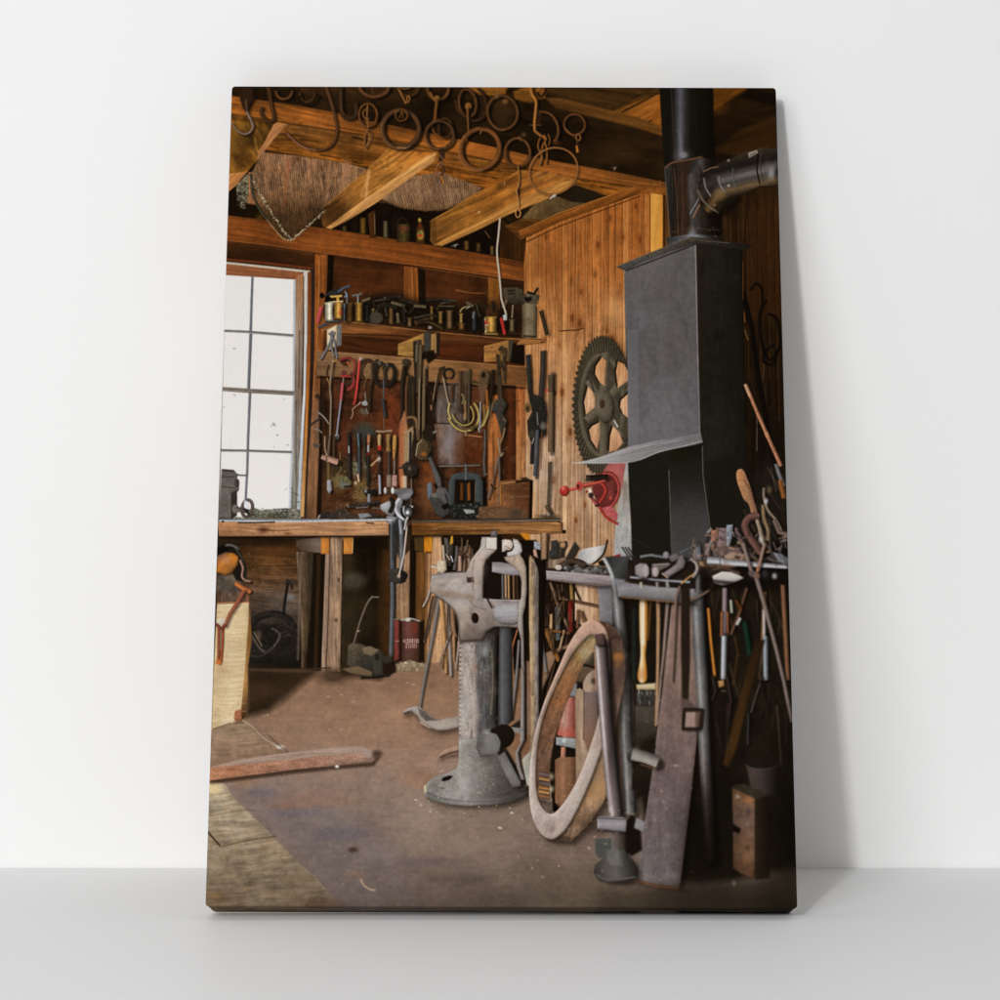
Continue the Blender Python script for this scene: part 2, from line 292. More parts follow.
# window
F("226,262 302,271 300,520 219,520",(230,226,222),n=.004,lit=0)
F("226,262.5 302,272 302.5,280 226,275",G(0,263,0,280,(150,96,60),(134,80,50)),t=(6,40,1.5,.25)); S("226,262.7 270,267.3 310,271.7",2.4,(190,180,164),a=.95,shd=.2); specks(268,268,300,273,8,(210,170,120),(.4,.7),.8,8)
F("295.5,278 304,272.5 303,330 302,395 303,440 300,520 289,520 292,440 294,390",G(0,280,0,515,(156,108,70),(150,132,116),(122,106,92),(140,132,122),(118,116,106)),t=(90,40,1.5,.38),rough=.25)
F("293.5,280 296,280 294.5,390 293,450 291,512 288.5,512 291,440 292.5,390",(176,182,190),t=(90,30,1,.2),soft=.5)
S("298.5,275 297.8,340 297,400",1,(176,140,112),a=.6); S("296,400 295.5,510",1,(92,84,78),a=.7); S("299.5,330 299,388",1.2,(90,72,62),a=.7)
F("303.5,272 308,271.5 307.5,330 305.5,400 303,450 300.5,517 296.5,517 300,450 303,395 304,330",G(0,272,0,517,(196,186,172),(206,208,206),(190,198,204),(168,172,176)),t=(90,40,1,.18))
S("303.6,276 303.8,330 302.8,395",1,(70,56,50),a=.7); S("296,470 300,440",.8,(90,90,95),a=.6)
F("308,272 312,272 311,330 309,395 307,450 304,517 300.5,517 303.5,450 306,400 307.6,330",G(0,272,0,517,(110,56,24),(120,64,28),(178,108,40),(176,120,60),(196,150,92)),t=(90,40,1,.2),)
F("311.5,268 315,268 315.5,300 314,350 312,400 310,460 308,519 304,519 307,450 310,390 311.4,330",(44,34,28),t=(90,30,1,.3)); S("226,337 226,337",.1,(0,0,0))
S("252.6,276 251.6,300 250.6,333",2.2,(122,126,134),w2=2.6); S("250.8,333 248.6,389",2.9,(104,106,112)); S("250,392 248,440 247.2,470 245.6,500",2.6,(112,112,120),w2=2.2)
S("252,276 250.4,330",.8,(80,80,84),a=.6); S("223,330.8 250,332 293.5,335.5",2.2,(118,116,114)); S("250,333 293,336.4",1.2,(146,146,144)); S("222,389 250,391 294,393.5",4,(120,110,100),t=(3,20,1,.3)); S("222,387.4 294,391.6",.8,(170,164,156)); S("220,450.4 248,450.8 292,452.2",2.2,(112,112,110)); 
for x,y,s in((273.5,424,1.1),(275,425.5,.7),(271.5,426,.6),(277.5,435,.8),(234.5,395,.7),(233.5,348.5,.6),(274,447,.5),(286,489,.5),(287.5,445,.7),(284,399,.4),(224,407,.5),(235,348.4,.6)): F(E(x,y,s*1.3,s,20,8),(120,116,112),soft=.5,a=.75)
F("251,507 260,510 290,508 300,510 301,519.5 219,519.5 219,517 246,517",(112,112,100),rough=.6,n=.4,cl=.4,t=(2,8,1,.4)); D(256,513,288,519,.6,2,(58,50,26)); specks(290,488,299,516,30,(60,60,56),(.4,.9),.7,22); specks(252,508,300,518,50,(70,72,68),(.4,1),.6,23); specks(252,508,300,518,30,(170,176,176),(.4,.9),.6,24)
# stud right of window
F("315,254 328,254.6 327,290 325,330 323,350 320,400 319.5,450 317,520 306,520 309,450 312.5,400 314.5,340",G(0,255,0,520,(122,68,28),(134,76,32),(122,72,34),(120,82,54),(124,88,60),(96,68,46)),t=(89,40,1.8,.35),cl=.15)
S("319.6,256 318.6,310 316.5,350 313,400",1.3,(178,118,58),a=.65); F("328,255 334,256 332,300 326,318 324,306 327,290",(18,12,7),soft=.8)
F("321,356 326,380 324,440 321,520 316.5,520 319,450 320,400",(26,17,10),soft=.8); S("316,395 321,400 320,420",4,(44,34,28),soft=.9,a=.8); S("318,410 317,432",2.6,(120,100,90),a=.7)
# panels behind tools
PN="322,378 526,386 526,520 322,520"
F("322,375 526,384 526,520 322,520",G(322,0,526,0,(58,36,22),(84,46,26),(80,45,27),(72,44,28),(84,50,30),(80,42,20)),t=(4,30,5,.35),cl=.35)
for a in((328,386,344,412,.55,5,(112,62,34)),(380,388,400,440,.65,4,(126,60,28)),(383,430,398,470,.4,5,(120,76,58)),(352,380,366,420,.4,6,(70,36,18)),(340,425,352,470,.5,4,(110,54,36)),(322,386,330,440,.5,3,(24,14,8)),(362,388,380,420,.5,5,(56,34,18)),(352,422,376,442,.75,4,(62,72,62)),(362,428,374,440,.5,3,(60,78,80)),(324,460,345,486,.5,5,(64,56,38)),(330,474,348,492,.7,3,(136,122,74)),(352,478,374,504,.7,4,(148,128,74)),(325,480,345,515,.4,5,(80,52,28)),(376,458,388,490,.45,3,(118,54,30)),(352,458,360,478,.8,2,(150,158,130)),(362,450,370,476,.8,2.5,(120,128,104)),(340,458,350,474,.6,3,(62,58,34)),(376,492,392,508,.4,3,(150,90,40)),(346,500,372,518,.4,4,(80,60,36)),(326,505,356,520,.5,3,(56,42,28))): D(*a)
specks(345,455,378,500,70,(176,168,130),(.4,1),.6,31); specks(345,455,385,505,70,(40,30,16),(.4,1.2),.7,32); specks(322,455,350,515,60,(44,32,20),(.4,1.2),.6,33)
F("426,381 437,382 436,440 426,440",(36,24,16),soft=1); F("437,382 466,383 468,430 464,465 438,465 437,424",G(437,0,468,0,(92,78,68),(104,92,86),(70,52,40)),t=(88,20,2,.25),soft=.8,cl=.2)
S("434,423 452,424 466,424",1,(34,24,16)); F("434,424 468,425 462,466 442,466",G(436,0,466,0,(110,82,66),(120,108,106),(96,66,46)),t=(86,20,2,.2),soft=1); D(440,434,456,458,.4,5,(150,146,150)); D(435,385,447,398,.4,4,(44,30,20)); D(434,402,444,420,.4,3,(130,124,126))
D(452,436,482,470,.5,6,(92,46,20)); D(402,440,424,480,.5,6,(30,20,10)); D(420,456,438,486,.8,4,(120,62,28)); D(418,480,436,516,.6,5,(118,78,44)); D(438,462,450,480,.6,4,(26,18,12)); D(444,468,456,478,.5,2,(140,84,42)); D(468,430,486,466,.5,4,(96,46,18)); F("484,382 526,384 527,520 500,520 484,470",G(484,0,526,0,(60,34,16),(34,21,12),(40,22,12)),soft=1.5)
F("488,395 502,395 500,510 488,515",G(488,380,488,510,(160,90,40),(170,104,54),(140,92,54)),soft=1,t=(88,20,2,.3)); F("502,388 516,388 516,500 502,500",G(502,0,517,0,(40,24,12),(84,42,20),(56,28,14)),soft=1.2)
F("516,384 527,384 527,520 516,480",G(0,384,0,480,(150,84,40),(176,124,76)),t=(88,20,1.6,.3))

patina(PN,420,((40,24,14),(120,70,40),(24,16,10),(140,100,70)),(0,180),(2,10),(.6,2),.3,31,blot=120)
# --- plank wall on the right
F("524,264 526,238 560,221 600,207 640,190 800,190 800,420 760,560 626,600 560,600 560,519 526,519",G(560,190,560,600,(156,90,36),(164,99,46),(182,126,78),(190,150,114),(190,158,130),(178,138,102),t=(0,.18,.36,.55,.7,1)),t=(90,50,1.6,.3),cl=.14)
_r=np.random.RandomState(5); x=526.
while x<664:
    w_=_r.uniform(5.5,10); q=_r.uniform(-1,1); c=(90,44,10) if q<0 else (224,160,90)
    y0=236-(x-526)*.42; F([(x,y0+2),(x+w_,y0-w_*.42+2),(x+w_,600),(x,600)],c,a=abs(q)*.28,soft=.4,t=(90,60,1.5,.3)); S([(x,y0),(x-.8,600)],.9,(96,50,18),a=.38,shd=0); S([(x+1,y0),(x+.2,600)],.7,(224,166,104),a=.35,shd=0); x+=w_
for x,y,s in((546,237,1.3),(598,245,1.6),(636,206,1.6),(571,280,1.2),(610,218,1.3),(623,237,1.2),(581,292,1.4),(618,296,2.6),(572,318,1.8),(580,323,2),(607,331,1.2),(562,392,2),(570,432,1.8),(640,240,1.4),(595,275,1.3),(554,480,1.8),(545,430,1.8),(612,340,2),(545,340,1.4),(585,505,1.2),(576,520,1.5),(560,345,1)): F(E(x,y,s,s*2.2,0,10),(88,44,14),soft=.9,a=.65,n=.2); F(E(x,y,s*2,s*5,0,12),(110,58,20),soft=2,a=.3)
specks(530,260,650,560,260,(110,66,34),(.3,.6),.35,41); specks(530,330,640,560,90,(226,196,160),(.3,.5),.35,42)
for a in((606,288,626,330,.5,5,(214,160,104)),(530,420,560,500,.35,8,(206,184,164)),(600,470,620,510,.4,6,(204,180,150)),(558,330,572,380,.3,4,(206,160,110)),(526,240,560,300,.3,10,(110,58,18))): D(*a)
S("559,331 577,330 584,328",1,(70,36,12)); S("577,340 582,330 584,360",1,(232,186,130),a=.5)
S("520,235 560,217 600,203 640,189 668,191",9,(122,70,24),t=(-22,30,2,.35),cl=.15,shd=.3); S("519,232 560,213 600,199 636,187",1.6,(164,104,44),a=.8); S("526,242 560,226 600,211 640,196",1.3,(70,36,10),a=.7)
D(640,184,668,198,.4,3,(150,90,34))
patina("526,262 526,240 560,223 600,209 640,192 650,192 650,250 626,270 626,520 612,600 562,600 560,519 526,519",700,((104,54,18),(206,150,90),(84,44,16),(168,110,56)),(87,93),(3,26),(.5,1.3),.2,23,blot=60)
F("650,193 663,195 663,268 650,268",G(650,0,663,0,(206,146,66),(196,132,52)),t=(90,40,2,.14)); S("650,193 650,262",1,(120,60,18)); F("663,195 674,197 674,262 663,260",(86,52,20),t=(90,30,2,.2)); S("664,195 664,255",1.3,(44,26,10))
# corner shade, right of the hood
F("714,205 805,150 805,620 740,620",G(720,300,720,560,(44,28,13),(28,20,12),(20,15,9)),soft=1,t=(90,60,4,.4),cl=.15)
for x in(728,736,745,757,766,774): S([(x,200),(x+3,470)],.9,(22,13,6),a=.8,shd=0); S([(x+2,220),(x+4,380)],1.2,(74,46,20),a=.45,shd=0)
F("712,86 800,86 800,185 715,190",G(720,88,760,180,(40,24,10),(28,18,9),(32,20,10)),t=(-12,40,4,.4)); F("712,86 752,86 724,104 713,112",(92,54,14),soft=1.2,t=(-25,20,2,.3)); D(710,100,728,114,.4,4,(110,62,14)); F("750,88 784,97 790,110 740,97",(22,14,8),soft=1.2); F("713,150 740,130 790,110 790,150 740,158",(66,40,14),soft=2,a=.55,t=(-22,30,2,.3)); F("748,210 800,190 800,320 750,320",(60,34,14),soft=5,a=.45,t=(90,40,2,.3))
S("743,292 752,330 757,370 768,430 776,470",5,(17,12,8),soft=.8); S("766,300 760,315 762,345 770,360 780,345 777,320 768,314",2.6,(18,12,8),cv=1,soft=.8); S("751,290 756,284 762,290 762,310",2.5,(20,13,8),cv=1,soft=.8); S("774,345 765,352 764,362 774,364 777,350",2.3,(16,11,7),cv=1,soft=.8); S("745,330 748,340",1.2,(150,110,56),a=.8,soft=.7); S("744,312 745,322",1.5,(150,90,30),a=.7); S("764,364 763,380",1,(150,110,56),a=.4)
for x,y,x2,y2,c in((757,415,757,452,(110,92,76)),(746,425,765,427,(24,16,10)),(779,385,779,420,(70,40,18)),(770,410,776,400,(60,36,18)),(748,362,756,398,(58,34,16)),(756,452,788,450,(20,14,9)),(748,390,752,400,(96,60,26))): S([(x,y),(x2,y2)],1.4,c,a=.7,soft=.8)
D(748,460,792,540,.4,8,(46,42,36))
# stove pipe
F("659,80 713,80 715,162 664,168",G(660,0,716,0,(24,22,17),(22,20,15),(30,28,24),(92,92,100),(44,42,40),(26,24,17),(22,19,12),(16,13,8),t=(0,.14,.24,.36,.46,.55,.75,1)),t=(90,60,2,.12),soft=.6)
S("671,86 675,164",1,(92,64,44),a=.6); S("679,130 683,158",3,(112,112,122),a=.5,soft=1.2,shd=0); D(675,150,690,160,.4,4,(100,100,104))
F("664,167 680,160 700,157 716,160 718,176 722,200 722,244 700,247 680,246 671,240 668,200",G(666,0,724,0,(46,46,44),(36,30,24),(60,42,30),(38,32,26),(70,66,66),(34,26,20),(20,15,10),(14,11,8)),t=(88,30,1.6,.5),soft=.7)
S("665,168 672,163 686,160.5 702,157",2,(104,72,52),cv=1,soft=.6); D(679,152,688,158,.7,1,(130,126,126)); S("665,168 668,210 670,240",1.3,(90,92,92),a=.6); S("674,168 677,200 678,236",1,(112,74,50),a=.7); S("681,178 684,210 686,240",.8,(104,70,46),a=.5)
F("688,176 700,164 712,206 706,246 694,246 690,214",G(690,0,712,0,(92,88,88),(44,36,28),(24,18,12)),soft=1.5,a=.8,t=(70,20,1,.4)); S("693,218 699,206 705,200",2.5,(130,100,80),a=.8,soft=.8); S("690,214 696,204 700,196",1.4,(140,140,146),a=.8); 
F("666,238 690,234 722,236 723,247 696,250 668,247",G(668,0,724,0,(50,50,50),(80,80,82),(110,112,118),(40,38,34),(18,15,10)),soft=.7,t=(0,20,1.5,.3)); D(688,228,696,240,.55,3,(140,144,152)); S("671,232 690,228 720,230",1,(92,72,54),a=.5); specks(668,226,722,240,14,(150,130,110),(.3,.7),.7,44)
F("697,180 703,171 716,165 728,160 745,152 762,148 790,147 790,188 776,186 760,186 744,194 730,206 720,214 706,214 700,204 697,192",G(735,150,748,206,(86,68,50),(50,42,32),(30,26,22),(104,98,96),(64,60,58),(104,84,58),(34,27,18),(16,13,9),t=(0,.1,.3,.46,.55,.66,.78,1)),soft=.7,t=(-15,30,2,.15))
F("697,183 706,172 715,176 724,196 722,210 708,214 700,204",G(700,185,722,200,(34,28,20),(50,42,34),(30,24,18),(112,84,50),(40,30,20)),soft=1,a=.85)
S("698,190 703,200 710,207 719,213",2.2,(108,98,84),cv=1,a=.8); S("704,178 706,188 711,196",2,(126,122,122),cv=1,a=.9,soft=.7); S("719,176 720,184 725,192",1.8,(130,130,132),cv=1,a=.9,soft=.7); S("733,168 733,178 736,188",1.6,(96,96,100),cv=1,a=.7,soft=.7); S("703,172 711,168 718,167",1.3,(150,112,84),a=.8); S("758,154 757,170 760,184",1.4,(20,16,12),cv=1); S("762,150 760,166 764,184",1.2,(70,62,52),cv=1,a=.8)
D(714,190,726,200,.7,3,(138,106,66)); D(712,180,722,196,.3,4,(90,86,84)); D(768,168,774,178,.85,2.5,(160,160,164)); D(764,160,770,182,.4,2,(100,92,84)); F("748,153 757,150 758,153 749,158",(150,136,124),soft=.5); S("750,155 756,152.5",.8,(90,78,66)); D(727,159,730,162,.7,.8,(170,150,136)); D(727,184,730,187,.6,.5,(200,196,190)); D(713,204,716,206,.6,.6,(160,134,114)); D(776,160,792,184,.9,3,(10,8,5)); S("740,198 725,212 708,216",6,(16,12,7),a=.6,soft=2,cv=1)
# hood: lit face, dark face, flange
F("624,268 696,240 698,340 700.5,440 680,452 628,464 626,360",G(624,250,700,460,(92,88,88),(88,86,87),(96,92,93),(104,102,105),(112,110,113)),t=(80,60,8,.05),n=.03,cl=.07)
D(628,300,648,350,.25,8,(122,120,126)); D(650,330,690,400,.12,10,(70,66,64)); D(632,270,690,310,.2,10,(78,72,70)); S("662,300 660,360 664,430",10,(118,116,120),a=.18,soft=5,shd=0); S("695.5,245 697.5,340 700,440",1.3,(150,148,150),a=.75,shd=0)
for y in range(280,440,6): S([(640,y+8),(696,y)],.5,(126,124,128),a=.12,shd=0)
F("696,240 742,248 743,330 745,420 748,470 752,560 700,560 703,480 700.5,440 698,340",G(697,0,750,0,(34,30,22),(32,29,23),(28,26,20),(25,22,16)),n=.08,cl=.12,soft=.6); D(700,380,735,520,.3,14,(42,39,34)); S("741,250 743,330 746,420",2,(20,15,8),a=.7); D(714,330,724,342,.5,3,(16,13,10)); S("743,262 743,300",1.2,(120,70,26),a=.6)
F("616,267 640,257 670,245 692,237 720,240 752,245 748,249 742,250 697,243 672,251 640,263 626,271",G(620,0,750,0,(62,62,60),(76,72,66),(60,56,50),(40,36,30),(30,26,20)),rough=.15,n=.2); S("617,266.5 640,257 670,245 690,238",1,(110,96,78),a=.8); S("626,271 640,265.5 670,254 696,244",1.6,(40,38,38),a=.8); S("692,238 705,241 730,243",1,(104,90,72),a=.7); D(689,238.5,695,241.5,.4,1,(120,100,80))
patina("626,272 695,246 698,340 700,438 628,460",160,((74,71,71),(124,122,122),(96,90,86)),(60,120),(4,30),(.6,2.4),.14,21,blot=60,soft=1); patina("698,245 742,250 744,420 750,550 704,550 702,440",80,((22,19,15),(50,46,40)),(80,100),(10,50),(.8,2.4),.3,22,blot=20,soft=1)
# interior of the hood
F("626,458 703,440 704,475 710,520 716,560 628,560",(30,28,22),n=.06)
F("668,452 702,441 702,475 708,515 714,560 672,560",G(690,450,695,550,(26,23,14),(38,36,32),(62,61,61),(70,69,69)),n=.04,cl=.05,soft=.8); S("669,470 671,530 672,556",1.3,(96,94,92),a=.8); S("702.5,446 703,475 708,512 713,545",1.3,(110,106,102),a=.7); F("704,462 712,540 718,556 740,552 748,470 740,455",(28,25,19),soft=1); S("632,538 650,548",.8,(70,60,46),a=.7)
F("624,461 628,461 629,490 631,520 632,560 613,560 616,520 620,490",G(0,462,0,558,(176,174,168),(150,140,130),(170,170,166),(160,160,160)),n=.06,cl=.12,t=(90,12,2,.12)); D(621,480,627,492,.5,2.5,(120,98,80)); 
for x in(622,625,628): S([(x,547),(x+7,558)],1.4,(54,52,48))
F("613,556 620,554 622,560 613,561",(140,30,30),soft=.6); F("611,470 615,469 614,500 612,530",(186,40,40),soft=.8,a=.0)
# gear wheel
q=np.vstack([E(601.5,405,27.5,66,-2,64)[:, :]]); o=[]
for i in range(128):
    A=math.radians(i*360/128); up=math.sin(A); k_=1. if i%2 else (.0)
    R=(30.6-3.2*k_*(1 if math.cos(A)<.3 else .3),71-3.*k_); o.append((602+R[0]*math.cos(A)+up*-.5,405.5+R[1]*math.sin(A)))
gh=("596,356 605,356 605,385 599,383 595,375 594,366","617,357 624,362 628,372 628,384 617,387 616,370","587,386 595,396 596,405 586,414 584,400",
    "590,428 598,418 600,440 597,450 590,441","611,424 619,434 622,442 615,452 609,452","620,400 630,395 630,420 622,417 619,408")
gh=("602,357 606,361 605,386 600,383 595,374 596,366","618,361 624,364 629,373 629,380 618,388 616,372","588,386 593,392 596,400 595,407 586,415 584,402",
    "600,422 600,436 597,449 591,440 589,430 592,426","613,426 619,432 623,443 616,451 609,452 610,436","621,400 630,392 630,420 623,414 620,407")
F(o,G(575,0,628,0,(62,56,42),(70,62,48),(76,68,54)),soft=.5,n=.15,cl=.2,holes=gh,sh=(2.5,2,.5,1.5),bev=.2)
for i in range(64):
    A=i*2*math.pi/64; c,s=math.cos(A),math.sin(A)
    if 602+c*22>629: continue
    S([(602+c*24,405+s*55),(602+c*29.5+(-2 if s<0 and c>-.4 else 0),405+s*69)],1.1,(38,34,26),a=.7,shd=0); S([(602.8+c*24,406+s*55),(602.8+c*29,406+s*68)],.8,(112,104,84),a=.45,shd=0)
S(E(602,405,21.5,50,0,40),4.5,(98,90,74),closed=1,shd=.3,n=.1,a=.85)
for x,y in((606,348),(587,378),(585,422),(603,460),(623,440),(625,378)): S([(603,405),(603+(x-603)*.92,405+(y-405)*.92)],9,(100,91,74),shd=.35,n=.1,w2=8,soft=.8)
for h in gh: F(np.array(P(h))+np.array((-1.6,-1),np.float32),(28,20,12),soft=.6); F(h,G(0,350,0,460,(196,136,84),(206,160,122),(190,140,100)),soft=.5,t=(90,20,1.4,.2))
F(E(604,405,9,17,-6,24),(86,78,64),soft=.7,n=.1,sh=(1.5,2,.4,1)); F(E(603.5,405,6.5,13,-6,24),(98,90,76),soft=.7); F(E(602,404,2.8,4.6),(66,48,34),soft=.6); D(596,398,600,412,.6,2,(130,122,106)); S("614,420 618,427",2.2,(176,176,170),soft=.8)
S("590,380 594,392",1.2,(50,44,36)); D(575,385,585,410,.3,4,(30,26,20)); F("627.5,330 640,330 640,460 628,460",G(0,300,0,460,(100,98,100),(110,108,111)),n=.03,soft=.4)
# flared lip of the hood and the red hand drill
F("604,470 608,464 616,461 626,461 622,488 612,476 602,474",(170,92,88),n=.08,soft=.8,cl=.1)
F("598,473 612,472 619,482 619,494 614,504 606,509 600,508 596,500 592,490 594,480",(104,44,40),n=.1,soft=.7); S("603,473 612,474 618,482 618.5,494 613,505 605,508.5 599,507",3.4,(150,64,56),cv=1,soft=.6,spec=.3); D(604,480,614,500,.5,3,(140,70,66)); D(609,496,612,500,.9,.9,(200,80,64)); D(614,490,617,494,.7,1,(70,30,28))
S("588,478 608,477",5.5,(36,28,24),sh=(0,2,.4,1)); S("586,478 590,478",6,(60,48,42)); S("583,486 598,483 605,481",5,(166,72,60),w2=3,spec=.2); F(E(579.5,486,3.4,5),(178,70,60),soft=.6); F(E(578,486.5,1.5,2.4),(80,34,30),soft=.5); S("566,491 577,488",3,(192,78,66)); F(E(564.5,491,5,5.2),(176,54,42),soft=.5,bev=.35); D(561,486,565,490,.7,1.4,(230,130,130))
S("602,483 606,489 604,496 600,502",4,(150,52,42),cv=1,soft=.6,spec=.3); S("590,496 597,504",3,(120,64,66)); F(E(591,495,2.6,2.6),(56,40,36)); D(588,489,592,493,.9,1,(240,220,210)); F(E(597,505,2.4,2),(60,40,38)); S("593,500 597,504",3.4,(150,70,70)); F("601,508 611,506 618,514 617,521 609,518",(180,88,88),soft=.6,n=.2); S("600,508 606,517 612,521 618,524",2.6,(168,58,44),cv=1); S("588,491 586,492",2,(140,50,40))
F("571,463.5 585,461 600,457 628,447 655,441 672,438.5 701,433 703,443 690,446 672,449 655,454 640,460 624,463 600,463.5",G(572,0,702,0,(176,174,170),(160,158,156),(140,138,138),(122,120,122),(110,108,110)),soft=.5,n=.04,t=(-10,30,1.2,.1)); S("572,463 600,463 626,462.5 642,459 658,452 680,447 702,441",1.2,(186,184,182),cv=1,a=.6,shd=0); S("600,458 640,447 680,440",1,(176,174,174),a=.4,shd=0); S("620,456 660,444",1.2,(96,94,94),a=.4,shd=0); S("640,452 690,440",.9,(96,94,94),a=.4,shd=0)
# broom handle beside the hood
S("746,385 757,412 768,437 781,466",3.6,(156,106,76),n=.15,w2=4,spec=.2); S("745,384 750,396",3.4,(198,152,122),a=.8); S("766,432 768,437",4.4,(180,126,92),a=.8)
# --- wall pegboard and shelf
D(330,334,400,356,.7,6,(46,26,13)); F("340,334 400,338 484,343 484,363 400,357 340,352",(60,32,15),soft=.8,t=(4,40,2.5,.35)); D(410,336,480,360,.4,6,(96,44,18))
F("317,351 340,352 400,357 485,363 527,367 527,386 485,383 400,380 340,377 317,375",G(317,0,527,0,(112,84,58),(124,92,60),(142,102,62),(124,84,50),(106,70,38)),t=(3,30,2,.25),cl=.12); S("317,351 400,357 527,367",1,(172,124,76),a=.6); S("317,375 400,380 485,383.5 527,386",1.4,(160,110,64),a=.5); S("317,377 400,382 527,388",2.4,(20,12,7),a=.6,soft=1)
F("317,326 342,320 430,331 500,337 543,339 544,343 516,346 480,344 436,342 400,339 345,336 330,332",G(330,325,332,342,(104,64,32),(134,84,42),(84,48,22)),t=(5,30,1.5,.35)); S("338,334 400,336 420,341",1.4,(40,22,10),a=.7,cv=1); S("344,321 430,331.5 500,338 543,340.5",1.5,(172,114,62),a=.9); S("318,328 330,322 342,321",2.6,(66,64,68),n=.2); S("322,331 334,326 342,325",1.6,(150,112,76),a=.8)
F("415,336 427,331 440,333 440,342 425,345",(60,34,14),soft=.8)
F("327,330 337,325 336.5,346 327,351",(212,192,154),n=.06,t=(90,10,1,.1)); F("337,325 342,325 341.5,345 336.5,347",(104,102,100),soft=.4); 
F("398,344 424,333 424,352 411,357 398,355",(150,110,56),t=(-10,16,2,.25),n=.1); F("424,332 431,331 431,350 424,354",(60,58,52)); F("431,334 437,333 437,353 431,354",(146,110,66)); S("438,333 438,356",3,(34,30,24)); S("424,356 436,352",2,(150,120,84),a=.6); F("424,353 432,354 437,357 420,360",(30,20,10),soft=.6)
F("484,346 509,340 508,361 484,362",(152,106,54),t=(-8,16,2,.25),n=.1); F("508.5,340 513.5,340 513,359 508,361",(66,58,44)); F("513,343 524,344 525,365 510,363",(22,14,8),soft=1); F("520,340 541,340 541,343.5 516,345",(150,100,50),soft=.5)
# pliers at the bracket
for s,w_ in (("332,331 331,340 325,352 321,359",2.2),("334,332 331,344 334,356",2),("329,333 334,340 336,352 337,358",2)): S(s,w_,(108,108,112),cv=1,sh=(1,1,.5,.6))
# blow lamps, oil cans on the shelf
def can(x0,y0,x1,y1,c,lid=1,k=.5):
    if k==.5: c=[v*.78 for v in c]
    D(x0-2,y0,x1+3,y1+1,.7,1.2,(16,11,6))
    F([(x0,y0),(x1,y0),(x1,y1),(x0,y1)],G(x0,0,x1,0,[v*k*.7 for v in c],[v*.8 for v in c],[min(v*1.35,255) for v in c],[v*.75 for v in c],[v*.35 for v in c]),soft=.6,n=.14,cl=.1)
    if lid: S([(x0,y0),(x1,y0)],1.2,[v*1.1 for v in c],shd=0,a=.7); S([(x0,y1-.6),(x1,y1-.6)],1.3,[v*.5 for v in c],shd=0,a=.8)
for a in((352,292,420,326,.85,5,(20,15,9)),(395,300,460,330,.85,5,(20,15,9)),(455,300,530,338,.6,6,(24,18,10)),(326,290,352,320,.5,4,(20,15,9)),(420,304,500,334,.5,5,(24,18,11))): D(*a)
can(325,303,334,321,(196,184,160),k=.9); can(334,302,343,319,(178,136,62),k=.7); can(343,304,346,320,(120,128,140)); can(346,303,353,322,(120,86,42)); can(355,303,363,322,(180,136,62)); can(365,306,369,322,(60,60,56)); can(370,310,378,322,(94,86,70)); can(388,305,394,325,(110,80,44)); can(407,318,412,327,(124,96,58)); can(372,309,374,313,(160,130,70))
F("324,296 330,291 336,289 343,288 342,293 334,297 326,299",(40,40,40),n=.3,rough=.4); S("338,292 344,288 350,286",3,(70,76,84),n=.2); S("329,297 342,296",2.5,(196,156,78)); S("338,297 338,303",3,(200,150,60)); S("347,293 347,303",2,(110,112,112)); S("352,296 362,294",2.2,(96,96,90)); S("358,295 358,303",1.8,(130,128,118)); F(E(322,295.5,2.4,2.8),(14,12,12)); F(E(328,298.5,2.8,3),(16,13,10)); S("345,291 347,296 344,297",1.3,(130,150,170)); S("321,308 318,321",4,(176,70,72),cap=1,sh=(1,1,.4,.8)); D(338,309,343,316,.5,1.5,(170,50,40)); S("325,304 330,302 343,301",1,(230,214,170))
S("377,308 385,304 395,306",6,(34,28,20),n=.3,rough=.4); S("384,298 400,297",2,(84,84,76),n=.2); S("400,299 406,301 416,303",2.6,(44,38,28)); F(E(376,318,7,6),(66,60,50),soft=.8,n=.2); specks(353,292,520,326,70,(140,128,100),(.3,.8),.6,51); specks(353,290,520,330,50,(96,70,36),(.4,1.1),.6,52)
S("415,323 430,318 436,316",5,(92,66,36),w2=3,soft=.8); S("416,321 430,322 442,328",3,(64,50,30)); D(428,326,432,329,.8,.8,(170,166,150))
for a in((430,307,433,320,(150,116,54)),(438,312,443,324,(140,108,56)),(446,311,453,329,(128,98,62)),(459,314,463,324,(170,138,70)),(458,324,465,330,(128,84,40)),(471,313,477,331,(58,58,62)),(509,320,515,332,(132,108,76))): can(*a)
S("440,304 452,301",2,(62,60,52),n=.3); S("438,306 455,306",1.5,(84,74,54)); S("460,312 463,308 470,306",1.8,(150,134,90),cv=1); S("466,309 471,306",1.4,(180,178,160)); S("474,312 473,318",2,(110,112,116)); can(485,317,497,333,(166,124,56),k=.7); S("485,318 486,333",2,(210,186,130)); D(484,320,488,326,.9,1,(190,60,50)); S("484,325 488,325",1,(220,216,200)); S("484,333.5 498,334",1.8,(140,110,60)); F("486,308 497,309 497,316 486,316",(66,40,22),soft=.8); S("481,315 484,330",3,(50,44,34),soft=.8)
F("505,300 512,296 522,294 534,293 540,296 537,303 520,304 506,304",(58,52,40),n=.3,rough=.4); F("502,288 516,287 523,290 523,300 505,302",(66,58,44),soft=.6,n=.25); S("508,291 515,290",1,(30,26,20)); S("508,294 515,293",1,(30,26,20)); F("523,296 537,294 538,304 524,305",(78,70,54),soft=.6,n=.2); F(E(528,298,4,4),(24,20,16)); D(525,294,531,297,.8,1,(150,134,108)); S("512,304 506,302",1,(20,16,10))
